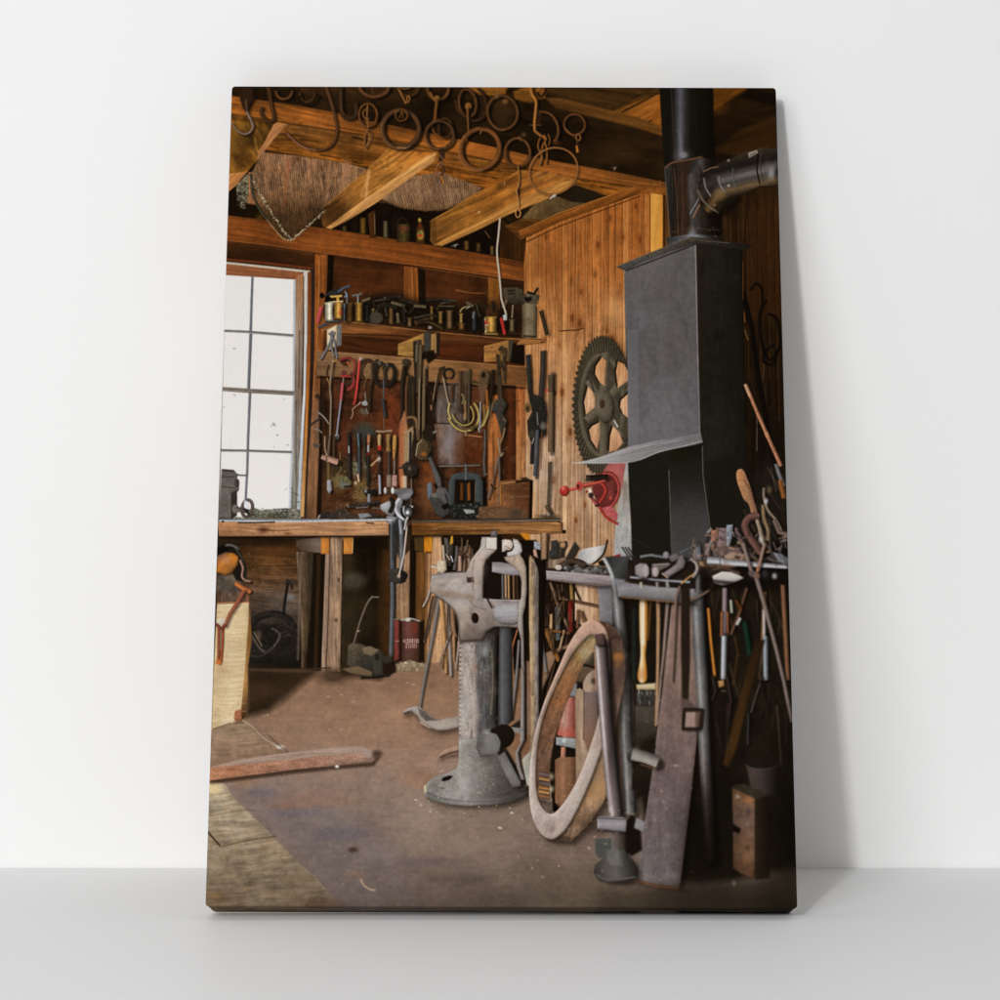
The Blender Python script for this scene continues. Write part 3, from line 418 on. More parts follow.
F("522,305 525,303 536,304 537.5,308 537,338 522,338",G(522,0,538,0,(80,70,50),(126,112,86),(112,98,74),(52,44,30)),soft=.6,n=.1,cl=.1); S("523,336 537,337",2,(60,52,40)); S("513,305 512,318",1.6,(140,128,104)); S("508,320 507,334 520,336",2,(24,20,14),cv=1); D(514,306,522,338,.5,3,(26,20,12)); S("541,311 544,322 547,335",4,(56,46,32),sh=(2,0,.3,1)); S("538,288 534,294 527,292",2.2,(30,26,22))
for a in((344,300,352,324,.35,2),(363,298,372,324,.5,2.5),(395,302,412,324,.4,3),(412,306,432,326,.4,3),(443,306,446,328,.6,1.5),(452,306,458,330,.6,2),(464,306,471,332,.6,2),(477,308,485,334,.6,2),(497,308,508,336,.6,2)): D(*a,(18,13,8))
for i,(x,y,a_,l) in enumerate(((382,300,-8,16),(392,297,-5,12),(398,304,15,14),(404,308,60,10),(412,310,-50,9),(420,306,5,12),(386,312,80,9),(436,300,-5,20),(470,304,30,8),(478,310,75,14),(493,306,85,10),(505,304,-60,9),(516,300,10,14),(374,304,70,8),(366,300,-20,9),(424,316,-12,20),(404,316,80,12),(398,318,85,10),(450,300,5,14))):
    c_,s_=math.cos(math.radians(a_))*l/2,math.sin(math.radians(a_))*l/2; S([(x-c_,y-s_),(x+c_,y+s_)],1.8+(i%3)*.8,((64,58,48),(40,34,26),(92,80,58))[i%3],soft=.7,n=.2,sh=(1,1,.4,.8))
# white cord with red grip
S("500,218 498.5,235 497,252 499,272 500.5,288 501.5,299 504,307 506,314",2.1,(182,168,148),cv=1,shd=.3,sh=(1.5,.5,.3,.8)); F("503,315 507,314 507,320 503,321",(180,180,176)); S("501.5,319 504.5,333",3.4,(176,46,40),cap=1)
# --- rings, hooks and chains on the ceiling beam
HR=(104,66,34); DK=(58,38,22)
def ring(cx,cy,rx,ry,w,c=HR,rot=0,a0=0,a1=360,sh=(3,1.5,.75,1.2)):
    cl=(a1-a0)>=360; S(E(cx,cy,rx,ry,rot,36,a0,a1),w,c,closed=cl,sh=sh,shd=.7,n=.12,cl=.12,hi=-.2)
D(240,88,360,112,.5,8,(26,16,8)); D(330,90,480,140,.45,10,(20,13,7)); D(480,95,600,165,.35,12,(22,14,7))
F("241,86 254,86 255,99 250,108 247,114 243,108 240,99",(50,32,20),sh=(2,1,.5,1.5),n=.15,bev=.3); S("246,100 247,112",2.5,(110,84,66),a=.6,soft=.8)
S("247,112 251,120 253,127 249,133 243,133.5 237,130 232,123",3.2,(112,92,82),cv=1,sh=(1.5,1.5,.6,1),w2=1.6,spec=.4)
S("268,86 271,104 274,118 270,121 264,118 261,112 262,108",3.6,(74,48,26),cv=1,sh=(2,1.5,.6,1)); S("270,88 273,114",1,(122,86,46),a=.5)
ring(284,91,8,8,2.6,(92,60,32),0,0,180); ring(307,93,7.5,9,2.6,(72,46,24),0,0,180); ring(307,93,11,12,2,(40,26,14),0,10,170)
S("326,86 330,98 334,112 337,128 335,140 328,148 316,150 304,146 293,139 286,132",3.8,(86,56,32),cv=1,w2=2,sh=(1.5,1,.6,1),spec=.15); S("287,133 296,142 306,148 316,150",1.8,(150,100,80),cv=1,a=.7)
S("341,88 341,108 344,117 350,119 356,115 356,104",4,(60,42,26),cv=1,sh=(3,1,.6,1.2)); S("341,92 342,110 348,117",1.2,(112,78,48),cv=1,a=.6)
ring(374,86,14.5,10.5,4,(96,60,36),5); S("372,86 373,94",2,(80,54,30)); ring(409,84,10,12,2.4,(76,48,24),0,0,180); S("398,88 404,100 406,103 408,96 410,98 408,103",1.6,(140,90,44),cv=1,sh=(2,0,.6,.8)); S("400,90 405,99",1,(170,110,60),a=.5)
ring(405,84,6,5,1.6,(110,76,42),0,0,180)
ring(368,115,9,11.5,2.4,(100,62,30)); S("366,109 363,113 365,118 369,119",2.2,(112,72,36),cv=1,sh=(1.5,1,.5,.8)); S("367.5,105 367,116 368,128",1.6,(150,98,52)); S("368,129 365,137 365,146 367,149",1.8,(130,86,46),cv=1,sh=(1.5,0,.6,.8)); S("369,129 373,135 371,143 368,148",2,(96,62,34),cv=1); S("367,131 370,138 366,147",1,(190,140,90),cv=1,a=.7)
ring(400.5,129,18.5,18.6,4.8,(84,56,34)); S(E(400.5,129,19.8,20,0,20,60,200),1.2,(140,100,62),a=.6,shd=0); ring(401.5,115,6,6,1.8,(96,60,28)); S("399,118 402,111 403,118",1.2,(110,70,30)); S("398,147 406,148",1.6,(190,136,80),a=.6,cap=1)
ring(438,88,10.5,12,3.4,(96,62,32)); S("430,92 434,99 438,103",2.5,(120,78,38),cv=1); F(E(437,99,3.5,3.5),(118,78,38),sh=(1.5,1,.5,.8)); S("437,100 435.5,112 435,120",3.2,(112,70,32),sh=(2.5,1,.7,1)); S("436,118 432,124 434,132 438,135",2,(120,74,34),cv=1); S("439,119 439,136",2.4,(126,78,36)); ring(445,128,7,9.5,2,(78,50,26)); 
ring(439.5,135,14,14,3,(84,56,34)); S(E(439,135,14.5,14,0,14,60,180),1,(136,92,52),a=.6,shd=0); D(436,121,447,141,.35,3,(20,12,6))
S("441,149 441,156 440,163",3.6,(56,38,26),sh=(1,1,.5,1)); S("444,150 444,158",2,(60,40,26)); S("441,162 437,167 436,174 433,181 430,185",2,(138,88,50),cv=1,w2=1.4); S("441,164 444,170 441,176 443,184",2.4,(78,50,28),cv=1); S("441,176 444,184",1.8,(190,116,44),a=.9); S("440,155 443,160 440,168",1,(176,126,84),cv=1,a=.6)
ring(467.5,103,8.5,14,3,(88,56,30),-8); ring(474,104,12,17,2.4,(58,38,22),-10,-60,150); S("455,100 458,110 464,116",2.2,(70,44,22),cv=1); F(E(468.5,106.5,3.4,4),(124,82,40),sh=(2,1,.5,.8)); S("467.5,108 468,120 468.5,133",2.6,(118,76,36),sh=(2,1,.6,1),w2=1.8)
ring(480,149,19,20.5,4.8,(110,68,34),30); S(E(479,150,20,21.5,30,20,60,200),1.4,(164,106,58),a=.6,shd=0); S("466,134 467,141 463,139",1.4,(96,62,30)); S("482,130 480,134",1.6,(130,84,44)); D(478,169,483,173,.3,1,(170,130,86))
ring(502.5,112.5,15,17,3,(86,56,30),-12); D(496,104,510,126,.25,5,(92,66,34)); D(494,94,499,99,.7,1.4,(120,90,50)); D(502,99,508,104,.7,1.2,(150,104,50)); S("506,130 499,130 493,126",1.4,(140,92,48),a=.5,cv=1)
ring(517.5,152.5,12.5,14.2,3,(94,60,32)); S("517,139 520,137 521,141",1.4,(120,78,40),cv=1); D(521,132,526,137,.6,1.2,(110,80,46)); S("518,166 519.5,176 519,185 517,192",1.7,(146,98,50),sh=(1.5,0,.5,.8)); S("519,185 516.5,190 518,198 519,207",1.6,(170,118,66),cv=1,sh=(1.2,0,.5,.8)); ring(518,213,2.4,4.4,1.5,(182,126,74),0,0,360,None); S("520,190 519,196",1.6,(50,30,14))
S("530,84 532,94 536,101 535.5,112 534.5,124 535,131",3,(168,108,48),cv=1,sh=(3,1,.7,1.4)); S("535,131 540,135 545,138",3,(142,92,46),cap=1); S("545,84 540,88 538,92",4,(140,88,38),cv=1); S("537,92 541,97 545,92 546,86",2.2,(46,28,14),cv=1); S("530,125 541,125",1,(170,120,60),a=.7); S("540,110 539,124",4,(60,38,20),soft=1,a=.8)
ring(545,128,13,16.5,3,(86,54,28),-18,-90,70); S("546,112 552,115 557,124 558,133",1.2,(130,84,44),cv=1,a=.6)
for s,c in(("540,138 538,146 541,156 540.5,165",(120,76,36)),("544,135 546,139 543,145 542,150",(132,84,38)),("548,134 550,140 548,146 545,143",(110,68,32)),("545,142 547,152 546.5,164",(128,82,38)),("541,150 542,158 540,165",(140,92,46))): S(s,2,c,cv=1,sh=(1.5,0,.6,.8))
S(E(553.5,171,22.5,25,55,40),2,(142,92,48),closed=1,sh=(1.5,1.5,.4,1),shd=.3); F(E(554,196,2.6,1.3,-30),(190,180,166)); S("550,199 552,197",1.4,(210,200,190)); D(553,140,560,145,.6,1.5,(110,64,28))
ring(574.5,124.5,10.5,10.2,2.4,(96,60,30),25); S("565,128 570,133 575,137",1.6,(150,98,50),cv=1,a=.7); ring(578.3,137.5,2.2,3,1.8,(140,90,44)); S("577,140 577,144",1.4,(90,58,30)); F("575.5,146 577.5,145 579,152 576.5,153",(180,108,44)); D(611,166,616,169,.4,.8,(130,96,70)); S("614,170 616,167",1,(190,160,140))
for x,y in((620,150),(600,137),(642,156),(590,150)): S([(x,y),(x+8,y+1.5)],1,(24,15,8),a=.7)
# --- tools hanging below the pegboard
SH=(2,1.5,.6,1)
S("333,359 331,375 330,388 331,400 330.5,420 330,438",2,(134,116,96),cv=1,sh=SH); S("329,365 327,374 329,382",1.6,(60,40,22),cv=1); S("333,365 333,378",1.6,(100,70,44)); S("333,362 337,360",1.4,(190,130,70)); S("327,378 330,385",1.4,(150,112,70))
S("308,430 312,424 318,420 323,418",1.7,(60,46,38),cv=1); S("318,412 324,417 329,424",1.6,(150,140,124),cv=1); S("314,428 319,430 322,433",1.4,(140,124,110),cv=1); F("313,443 321,444 319,448 313,447",(84,74,66)); S("317,440 318,430",1.5,(110,90,74))
F(E(344,361.5,4,3,0),(84,48,38),soft=.8,sh=SH); S("340,360 348,358 354,361 355,368 352,378",2.6,(118,46,36),cv=1,sh=SH); S("347,362 351,366",2,(170,90,46)); F(E(344,373,3,3),(90,52,44)); S("341,377 348,376 354,376",3.2,(140,50,44),sh=SH); S("354,378 353,386 348,390",4,(134,52,46),cv=1); S("351,372 352,380 348,384 344,383",1.6,(66,54,46),cv=1); S("343.5,378 343,384",1.4,(130,120,110)); D(347,358,358,372,.3,3,(150,90,60))
S("342.5,384 341,400",3,(178,80,86),cap=1,sh=SH); S("341,400 338.5,420 337,434",2,(128,128,138),sh=SH,spec=.3); F(E(336.5,437,2.6,3.2,20),(130,126,126),sh=SH); D(336,436,338.5,438.5,.7,.7,(60,54,50))
S("359.6,360 358.5,372 357,388 355,402",2.2,(196,62,58),cap=1,sh=SH,spec=.2); D(359,357,362,361,.8,1,(190,186,180)); S("355,401 354,404",3,(170,60,54),cap=1); S("358,405 353,409 353,414 351,419",1.6,(150,116,92),cv=1); F("362,402 366,400 369,405 365,406 362,405",(150,150,152),soft=.5); S("361,402 358,405",1.6,(190,140,120)); D(368,402,370,405,.8,1,(140,60,40)); S("365,392 366,401",1.6,(120,116,110)); F("360,408 367,410 367,416 361,414",(92,82,66),soft=1); S("366,408 368,414",1.4,(134,124,112))
S("361,362 366,360 371,361 373,367 372,378 370,392 369,410",3,(58,44,30),cv=1,sh=SH); S("369,366 371,370 371,380",1.2,(110,92,70),cv=1); S("366,362 362,372 364,380 366,390",2.6,(66,46,30),cv=1); S("373,362 376,364 375,370 370,385",2,(80,60,40),cv=1); S("364,370 367,366 370,372 366,380 364,388",1.4,(130,100,66),cv=1,a=.7)
S(E(380,374,5,11,0,26,60,300),3.8,(38,34,26),sh=SH); S(E(388.5,375,6,10.5,10,24,-160,120),3.8,(38,33,25),sh=SH); S("374,364 377,360 380,363",1.8,(44,38,30),cv=1); S("384,364 386,378 385,385",4,(52,44,34)); S("383.5,380 383.5,400",1.6,(84,84,84)); S("383,400 385,416",3.2,(60,60,64),cap=1,sh=SH); S("383.5,417 384,430",1,(110,96,84)); D(386,364,388,366,.8,.7,(150,140,130)); S(E(387,374,4,7,10,14,180,320),1,(96,84,66),a=.6); D(378,361,381,365,.5,1,(150,144,136))
# row of files and chisels
D(343,430,396,505,.25,6,(30,20,12)); 
for x,c in ((348.5,(74,42,34)),(357,(60,40,24)),(365,(54,50,40)),(330,(96,72,50)),(334,(78,56,40)),(328,(60,44,30))): S([(x,436),(x-.3,462)],2.4,c,sh=SH)
S("348.5,432 349,450 349.5,484",2.8,(50,44,40),sh=SH); S("348.8,446 349,453",1.6,(170,166,166)); S("358.5,433 359,450 359,470 358.5,480",2.6,(66,72,76),sh=SH); S("357.8,434 358.6,446",1,(120,150,160),a=.8); S("358,474 359,482",2.2,(200,160,130)); D(354,481,357,485,.8,.8,(210,190,150)); 
F("367.2,436 369,433.5 371,436 370.6,442 369.6,446 368,446 367,441",(190,122,78),soft=.5,sh=SH,bev=.3); S("368.5,445 368.2,452",2,(170,170,172)); S("368,453 368,486",2.6,(34,28,24),sh=SH); D(366,452,370,456,.7,.8,(120,36,30)); S("368,456 368,485",.8,(96,92,86),a=.6); F("363,489 376,489 377,493 375,495 365,495 363,492",(32,28,24),sh=SH,n=.1); D(364,489,367,493,.7,.8,(160,166,170))
F("377.5,436 379.5,433 381.5,436 381,440 380.8,446 378.2,446 377.6,441",(178,146,98),soft=.5,sh=SH); F("377.4,446 381.6,445 381.2,450 378,450.5",(170,52,40)); S("379.5,451 379.5,475",2.6,(50,40,34),sh=SH); S("379.5,475 380,494",2.8,(140,140,148),sh=SH,spec=.2); S("371,466 376,461 380,458",2,(180,140,100)); D(377,456,381,462,.6,1,(200,190,180)); D(371,466,376,474,.4,1.5,(90,40,20))
F("386,435 388.5,433.5 391,435 390,442 390.6,450 391,452 386,452 386.6,446",(160,122,72),soft=.5,sh=SH,bev=.25); S("377,431 384,431.5 391,431",2.6,(150,124,96),cap=1); S("388.8,452 388.8,475",2.2,(74,66,58),sh=SH); F("386.4,475 391,475 391,487 386.6,487",(128,112,96),n=.15); 
F("393,436 395,434.5 397,436 396.8,444 396,452 395.2,459.5 393.4,459.5 392.5,452 392.6,442",(196,146,74),soft=.5,sh=SH,bev=.25); S("393,451 396.4,451",1,(140,90,40)); S("394.6,460 394.2,474",1.5,(128,118,114),sh=SH); F("392.2,475 397,475 396.8,486 392,486.5",(166,128,118),n=.15)
# dark cluster of tongs
F("404,378 404,366 402,360 406,358.5 410,360 409,364 406,370 409,376 413,376 415,384 414,400 416,420 416,450 412,446 408,420 400,400",(46,38,27),soft=.9,n=.2,sh=SH); F("402,362 404,359 408,359 409.5,362 407,365.5 404,366",(56,50,38)); S("404,366 402,384 402,410 400,428",3,(50,40,28),cv=1,sh=SH); S("408,376 406,395 407,430",2.6,(96,64,40),cv=1); S("413,384 414,420 418,440",3.2,(58,46,30),cv=1); F("399,424 405,410 408,432 405,480 402,500 399,480",G(399,0,408,0,(150,84,56),(176,132,84)),soft=.8,n=.15); S("407,418 415,418 417,428 414,440",3,(130,96,62),cv=1); F("405,432 413,426 414,432 409,462 404,462",(150,124,92),soft=.7); S("410.5,432 410,470",2.2,(36,40,46)); S("415,428 414,462",2.4,(40,34,28)); S("409,432 408,464",1,(190,170,140),a=.6)
S("415,341 415,355 416,372 416.5,393",3.6,(40,33,25),sh=SH); S("418,340 418.5,360 418.5,392",3.8,(70,58,44),sh=SH); S("416.5,345 416,362",1.2,(150,140,120),a=.7); S("421,345 420,375 419,400 418.5,440",3,(92,76,54),sh=SH); S("424.5,368 424,400 423.5,440",3,(104,86,62),sh=SH); S("419.5,378 419,430",.9,(170,156,124),a=.8); S("423,384 422.5,432",.8,(160,146,114),a=.6); S("427,366 427,386",3,(50,36,22)); D(424,366,428,369,.6,.9,(150,130,120)); F("424,352 434,350 436,358 428,364",(26,18,10),soft=1)
F("422,432 428,424 434,432 432,444 434,456 430,462 424,448",(40,32,22),soft=.9,n=.25); F("416,444 422,438 428,441 430,450 427,460 420,460 415,456",(86,68,46),soft=.8,n=.2,sh=SH); D(421,452,426,456,.8,1.2,(176,100,40)); S("416,456 418,445 422,440",1.2,(170,160,136),cv=1,a=.8); S("433,433 437,431",2.4,(120,112,104)); S("426,441 431,444 430,452",2.6,(60,50,36),cv=1)
# compass, pipes, sacks, brass coil
S("440,369 437,382 434,395 432,409",2.2,(64,48,30),sh=SH,w2=1.6); S("436.5,377 433,400",1.2,(160,136,110),a=.7); S("431,405 431.5,410",2,(140,96,70)); S("444,368 445,380",2.6,(54,44,30)); S("443.5,378 446,392 449,405",1.8,(150,130,104),sh=SH); S("439,369 445,367",2.2,(60,48,30)); S(E(449,374,5,5,0,16),2.6,(44,35,24),closed=1); D(447,378,452,383,.7,1.5,(150,96,50))
for x,y0,y1,c in((460,371,404,(86,66,46)),(465.5,376,420,(150,118,84)),(469,369,430,(76,66,52)),(463,372,398,(64,48,32)),(452,385,400,(84,56,36))): S([(x,y0),(x-.5,y1)],2.6,c,sh=SH)
F("463,371 470,370 470,384 464,386",(80,66,46),soft=.8); 
for k in range(2): S(E(463,413,15-k*5,19-k*6,-30,30,-10,190 if k==0 else 200),3-k,(128,112,60),sh=(1.5,1,.6,.8),spec=.7)
S("450,403 448.5,411 451,419",2.4,(140,124,76),cv=1,spec=.8); S(E(473,405,16,22,0,30,-90,100),3.6,(74,60,32),spec=.5,sh=SH); S(E(474,411,14,20,10,20,-20,60),2.2,(190,170,104),cv=0,a=.8); S("462,394 464,398 462,404",2.2,(120,110,70),cv=1); D(458,406,466,414,.6,2,(34,26,18)); S("465,404 466,418",2,(140,104,60)); S("466,430 466,436",2.4,(140,110,84)); S("468,435 482,437",1.6,(168,110,66))
F("479,372 483,369 488,370 490,376 488,384 485,402 483,402 478,386",(88,68,46),soft=.7,n=.2,sh=SH); D(481.5,372,485.5,378,.9,1,(18,12,8)); F("478,384 488,385 484,403 481,402",(98,72,52),soft=.6); S("480.5,402 480,424 479,432",1.6,(140,140,150),spec=.2); S("493,370 492,390 490,400",3.4,(40,30,20),soft=.7,sh=SH); S("484,404 485,418 484,426",3,(176,150,80),cv=1,a=.5); S("487,390 487,410",2.4,(176,96,44),a=.8)
S("497,354 498,366 498,382 499,400",2.4,(58,48,34),sh=SH); S("504,356 504,366 503.5,381",2,(76,64,48),sh=SH); S("499,350 502,347 501,356 499,360 502,368",2.4,(56,46,32),cv=1,sh=SH); S("506,348 506,356 503,362",2.6,(56,46,32),cv=1); D(500,352,503,362,.5,1,(190,140,80)); S("500,376 501,396 500,404",3.4,(66,54,40)); F("496,400 502,396 507,404 503,414 507,420 504,438 500,430 495,412 490,412 491,404",(60,54,46),soft=.7,n=.25,sh=SH); D(490,404,497,411,.7,1.5,(52,62,66)); S("503,418 506,421",2.4,(100,84,64)); S("505,428 503,436 500,444",1.8,(140,110,80),cv=1)
S("495,398 491,412 488,440",1.4,(116,84,50)); S("498,438 500,452 501,456 503,453",2,(140,120,100),cv=1); S("499,456 496,466 492,486 488,498",1.8,(120,108,98),sh=SH); S("499,458 499.5,480 499,505",2,(100,92,88),sh=SH,w2=1.2); S("491,484 494,489 496,488",1.6,(44,34,26),cv=1); S("485,430 485,446 484,462 485,476",2,(90,86,80),w2=2.6); S("485,474 488,474",1.8,(110,90,80)); S("493,432 494,500",.9,(100,60,28)); S("484,478 485,505",4,(28,20,14),soft=1)
# wrenches on the bench
F("428,458 431,456 441,478 442,487 446,488 449,493 451,503 445,507 441,503 436,498 436,492 438,488 436,484",(92,90,88),soft=.6,n=.12,sh=(3,2,.6,1.5),bev=.2); F("427,484 431,482 432.5,490 431,497 432,500 428,499",(96,108,118),soft=.5); F("429,497 438,498 446,506 452,508 450,514 442,518 436,514 431,504",(62,62,60),soft=.7,n=.15,sh=SH); S("435,484 437,488",3,(30,22,16)); F(E(434.5,495.5,3,2.5),(104,104,100)); F("441,506 449,502 451,507 444,510",(22,17,12),soft=.6); S("445,494 448,502",1.4,(40,36,32))
F("449,482 452,475 460,472.5 470,472.5 480,475 483,482 483,505 480,512 476,512 475,480 456,480 454,505 450,512 448,500",(66,72,72),soft=.6,n=.1,sh=(2,2,.6,1.5)); F("455,480 475,480 475,505 455,504",(26,18,12)); F("460.5,482 463.5,484 463,500 460,500",(96,54,24),soft=.8); F("467,484 470,482 470.5,500 467.5,501",(134,78,34),soft=.8); S("439,466 452,466 466,465.5 480,465",1.8,(112,104,92)); S("466,464 466,480",2.8,(96,98,98)); S("465.5,480 466,506",1.8,(30,32,32)); S("475.5,482 475,505",1,(130,124,96),a=.7); F("448,504 480,502 484,514 474,520 450,519",(34,34,30),n=.3,soft=.8); specks(450,504,482,518,26,(140,140,130),(.4,1),.6,61); F("463,509 474,510 475,513 466,514",(150,152,146),soft=.5); S("476,516 484,516",2.4,(120,104,96))
# wooden box and tin
F("499.5,481 512,479.5 530,480 531,483 530,519 500,519",G(500,0,531,0,(120,78,46),(104,68,42),(96,60,36),(78,46,26)),soft=.5,cl=.3,n=.12,t=(10,20,2,.2)); F("530,480 533,480 532,520 529,520",(24,15,9)); S("501,484 515,482",2.4,(172,120,74),a=.8); S("516,482 530,480",2,(40,26,16)); F("479,507 500,506 527,510 528,520 478,520",(98,72,50),n=.2,soft=.6,cl=.2); S("500.5,486 500.5,505",1.6,(176,116,50)); S("510,498 516,496 524,497 529,496",.9,(160,120,84),cv=1,a=.6); F("521,478 527,477 529,480 522,480",(60,46,34)); D(508,510,524,518,.5,2,(60,54,46))
# bars on the plank wall
D(523,350,552,460,.25,5,(110,60,26))
S("528,355 529,372 530,392",4.6,(44,44,40),sh=SH,w2=4.2); S("530,390 532,402 536,410",4,(40,37,32)); S("543,351 542.5,372 541,394 540,404",5,(58,50,44),sh=SH); F("529,398 534,394 540,397 545,402 547,415 545,425 546,434 540,438 536,434 530,436 528,420 532,412",(38,36,30),soft=.7,n=.35,sh=(2,1,.5,1.2)); F(E(528,407.5,3.4,5),(112,84,48)); D(526,406,529,411,.8,1,(30,20,12)); S("528,420 529,436",1.6,(30,28,26)); F("528,434 533,430 538,438 530,441",(56,54,42),n=.3); S("533,438 532,464",4,(38,38,38)); S("537.5,430 536.5,455 535,476",3.8,(74,76,82),sh=SH,spec=.15); S("542,432 541,470",2,(110,70,40),w2=1,a=.7); D(540,422,546,430,.7,1.2,(120,116,108)); S("537,412 538,425",1.5,(110,110,108)); S("532,444 534,438",1.2,(160,150,140))
S("551.5,375 551.5,392",7,(80,66,48),sh=(2,1,.5,1)); S("551.5,392 551,430 550.5,452",5.6,(104,84,62),sh=(2,1,.5,1)); S("553.5,376 554,452",1.2,(40,30,20)); D(545,389,548,392,.9,1,(180,50,54)); S("549.5,462 549,480 548,504",3,(84,72,58),sh=(2,1,.5,1),w2=2.4); S("547,505 552,515",5,(70,60,46),soft=1,n=.3); D(538,514,560,520,.8,1.6,(50,44,34)); D(546,513,550,516,.8,.8,(150,140,126))
# things on the left bench
F("221.5,470 235,471 236,473 238,474 237,478 236,482 239,485 239,490 236,493 237,497 236,516 232,519 219,519 220,495",(98,94,88),soft=.6,n=.14,cl=.15,bev=.15); F("231,493 237,490 237,515 231,519",(52,46,40),soft=.8); S("222,470 234,471",2,(60,56,50)); F(E(237,483,2.4,4.4),(66,60,56)); S("222,487 235,488",1,(66,64,60)); S("222,477 234,477",1,(70,66,62)); S("237,475 248,475.8",1.5,(100,96,96)); F(E(235.5,509,3.4,4.4),(112,104,98),soft=.6); S("236,509 241,510",5,(100,94,88)); S(E(247.3,508.5,5.3,8.6,8,26),3.2,(86,74,68),closed=1,hi=-.1); S("243,508 247,512 250,516",2.4,(60,56,52)); F("244,499 248,502 250,509 247,512 244,506",(220,218,222),soft=.5,a=.85); F("244,508 250,510 248,513 244,513",(40,36,34)); S(E(247.3,508.5,6.3,9.6,8,12,180,300),1,(130,116,108),a=.7)
F("319,519 322,512 327,511 330,513 338,511 340,508 344,510 350,514 356,516 372,512 382,516 392,520 340,521",(52,44,38),n=.3,soft=.9,cl=.3); S("318,519 320,515",2,(150,140,130)); S("347,506 356,506 372,503 380,502",3.4,(50,44,40),sh=(0,2,.5,1)); D(346,503,349,507,.8,1,(150,116,90)); S("356,508 368,507",1.6,(110,100,94)); F("358,514 368,513 372,516 360,519",(120,122,124),n=.2,soft=.6); S("369,494 369,502",3,(130,130,138)); S("372,508 384,508",2,(90,80,70)); specks(330,500,382,520,50,(130,116,100),(.3,.8),.6,62)
S("340,452 341,470 337,475",1.5,(110,90,60)); S("321.5,456.5 328,459",5,(168,132,112),n=.06,sh=SH); S("327,458.5 338,462",6.4,(178,136,118),n=.06,sh=SH); S("326.5,455 327,461",1.2,(120,80,64)); S("328.5,462 329,480",3.6,(96,76,46),soft=.7); F("327,480 331,480 332,490 329.5,494 327,490",(144,142,146),soft=.5,sh=SH); F("337,478 346,476 352,482 350,488 340,487",(90,86,58),n=.3,soft=.9); D(338,482,348,488,.6,1.6,(110,112,120)); S("344,487 352,486",1.6,(34,26,20)); S("330,436 329,445 328,456",2,(110,90,72)); S("325,436 325,448 327,456",1.8,(150,128,96),cv=1); S("333,466 334,476",2,(60,50,34))
# ================= lower half
# wall under the bench
F("190,530 566,530 566,700 190,700",G(230,600,470,600,(50,36,22),(66,48,32),(60,46,34),(40,28,16),(32,22,12)),t=(2,40,5,.4),cl=.25)
F("240,536 302,540 306,590 300,672 245,672",G(260,540,270,670,(52,32,16),(92,62,34),(88,68,52),(66,56,48),(34,30,24),(24,20,14)),t=(4,30,3,.4),cl=.3)
S("250,588 280,588 302,589",1,(130,96,64),a=.7); S("252,566 300,566",1.2,(44,28,15),a=.6); D(255,545,300,562,.3,5,(110,68,28)); D(245,538,302,546,.7,3,(34,22,12)); D(264,590,304,616,.4,5,(110,98,88)); D(285,594,294,600,.7,2,(120,124,132)); D(255,560,280,580,.2,4,(140,100,56)); S("288,582 285,600 283,620",2.8,(34,30,27)); S("287,580 291,584 292,589",2.6,(46,42,40),cv=1); specks(245,545,302,600,40,(140,104,64),(.3,.9),.5,71)
S(E(272,630,22,16,0,20,180,350),7,(40,35,30),cv=1,soft=1,n=.2); S(E(270,640,17,12,0,22,190,420),4,(58,50,44),soft=1,n=.3); F("248,628 290,622 300,640 296,660 270,668 248,668",(34,30,25),soft=2,n=.3,cl=.4); S("252,636 260,648 268,652 276,644 280,634 272,628",3,(78,70,62),cv=1,soft=.8); S("250,655 262,656 272,648",3,(58,54,46),cv=1,soft=.8); S("254,632 262,646",2,(96,84,70)); D(256,630,262,640,.4,1.5,(140,110,90)); D(246,655,300,672,.6,4,(24,20,15)); clutter(250,620,300,655,30,((80,70,60),(30,26,20),(60,52,46)),(0,180),(4,10),(1,2),.5,7)
F("296,552 315,551 313,600 309,645 302,672 300,600",G(296,0,315,0,(116,98,80),(92,74,54),(60,48,34),(90,74,56)),t=(89,30,1.8,.4),cl=.2); F("313,553 325,553 324,672 305,672 310,620",(26,19,12),soft=1.2); S("319,555 318,600 316,668",5,(58,40,24),a=.7,soft=1,t=(90,20,2,.3)); S("301,556 300,600 298,660",3,(124,108,92),a=.5,soft=1)
F("296,540 322,537 321,553 303,551 296,547",G(296,0,322,0,(70,56,44),(124,108,96)),soft=.6,n=.1,cl=.1); F("321,537 329.5,537 329.5,554 321,554",(192,122,52),t=(80,12,1,.15)); 
F("343,538 392,538 392,672 341,672",G(343,600,392,600,(50,40,26),(30,22,12),(24,17,9),(66,42,20)),soft=.8,cl=.3,t=(90,30,3,.2)); D(342,572,366,590,.5,4,(104,96,82)); D(340,590,380,640,.4,8,(60,48,32)); D(378,540,395,670,.4,5,(80,50,22)); F("341,538 388,537 388,550 341,545",(22,15,8),soft=2,a=.8)
F("330,537 343,537 342.5,600 340.5,672 326,672 328,600",G(326,0,343,0,(138,110,88),(160,130,105),(146,116,92)),t=(90,30,1.8,.32),cl=.15); F("325.5,554 330,554 328.5,610 326,672 321,672 323.5,610",(152,126,106),t=(90,30,1.5,.25)); S("330,538 328.5,610 326,672",1,(70,48,34),a=.8); F("343,537 353,537 352.5,554 343,554",(198,128,56),t=(70,12,1,.15)); S("353,538 352.5,553",1,(220,176,110)); S("339,578 338.5,582",1.4,(80,50,34)); D(334,618,338,622,.6,1,(60,44,34)); S("343,540 342,600 340.6,670",1.2,(30,20,10),a=.8)
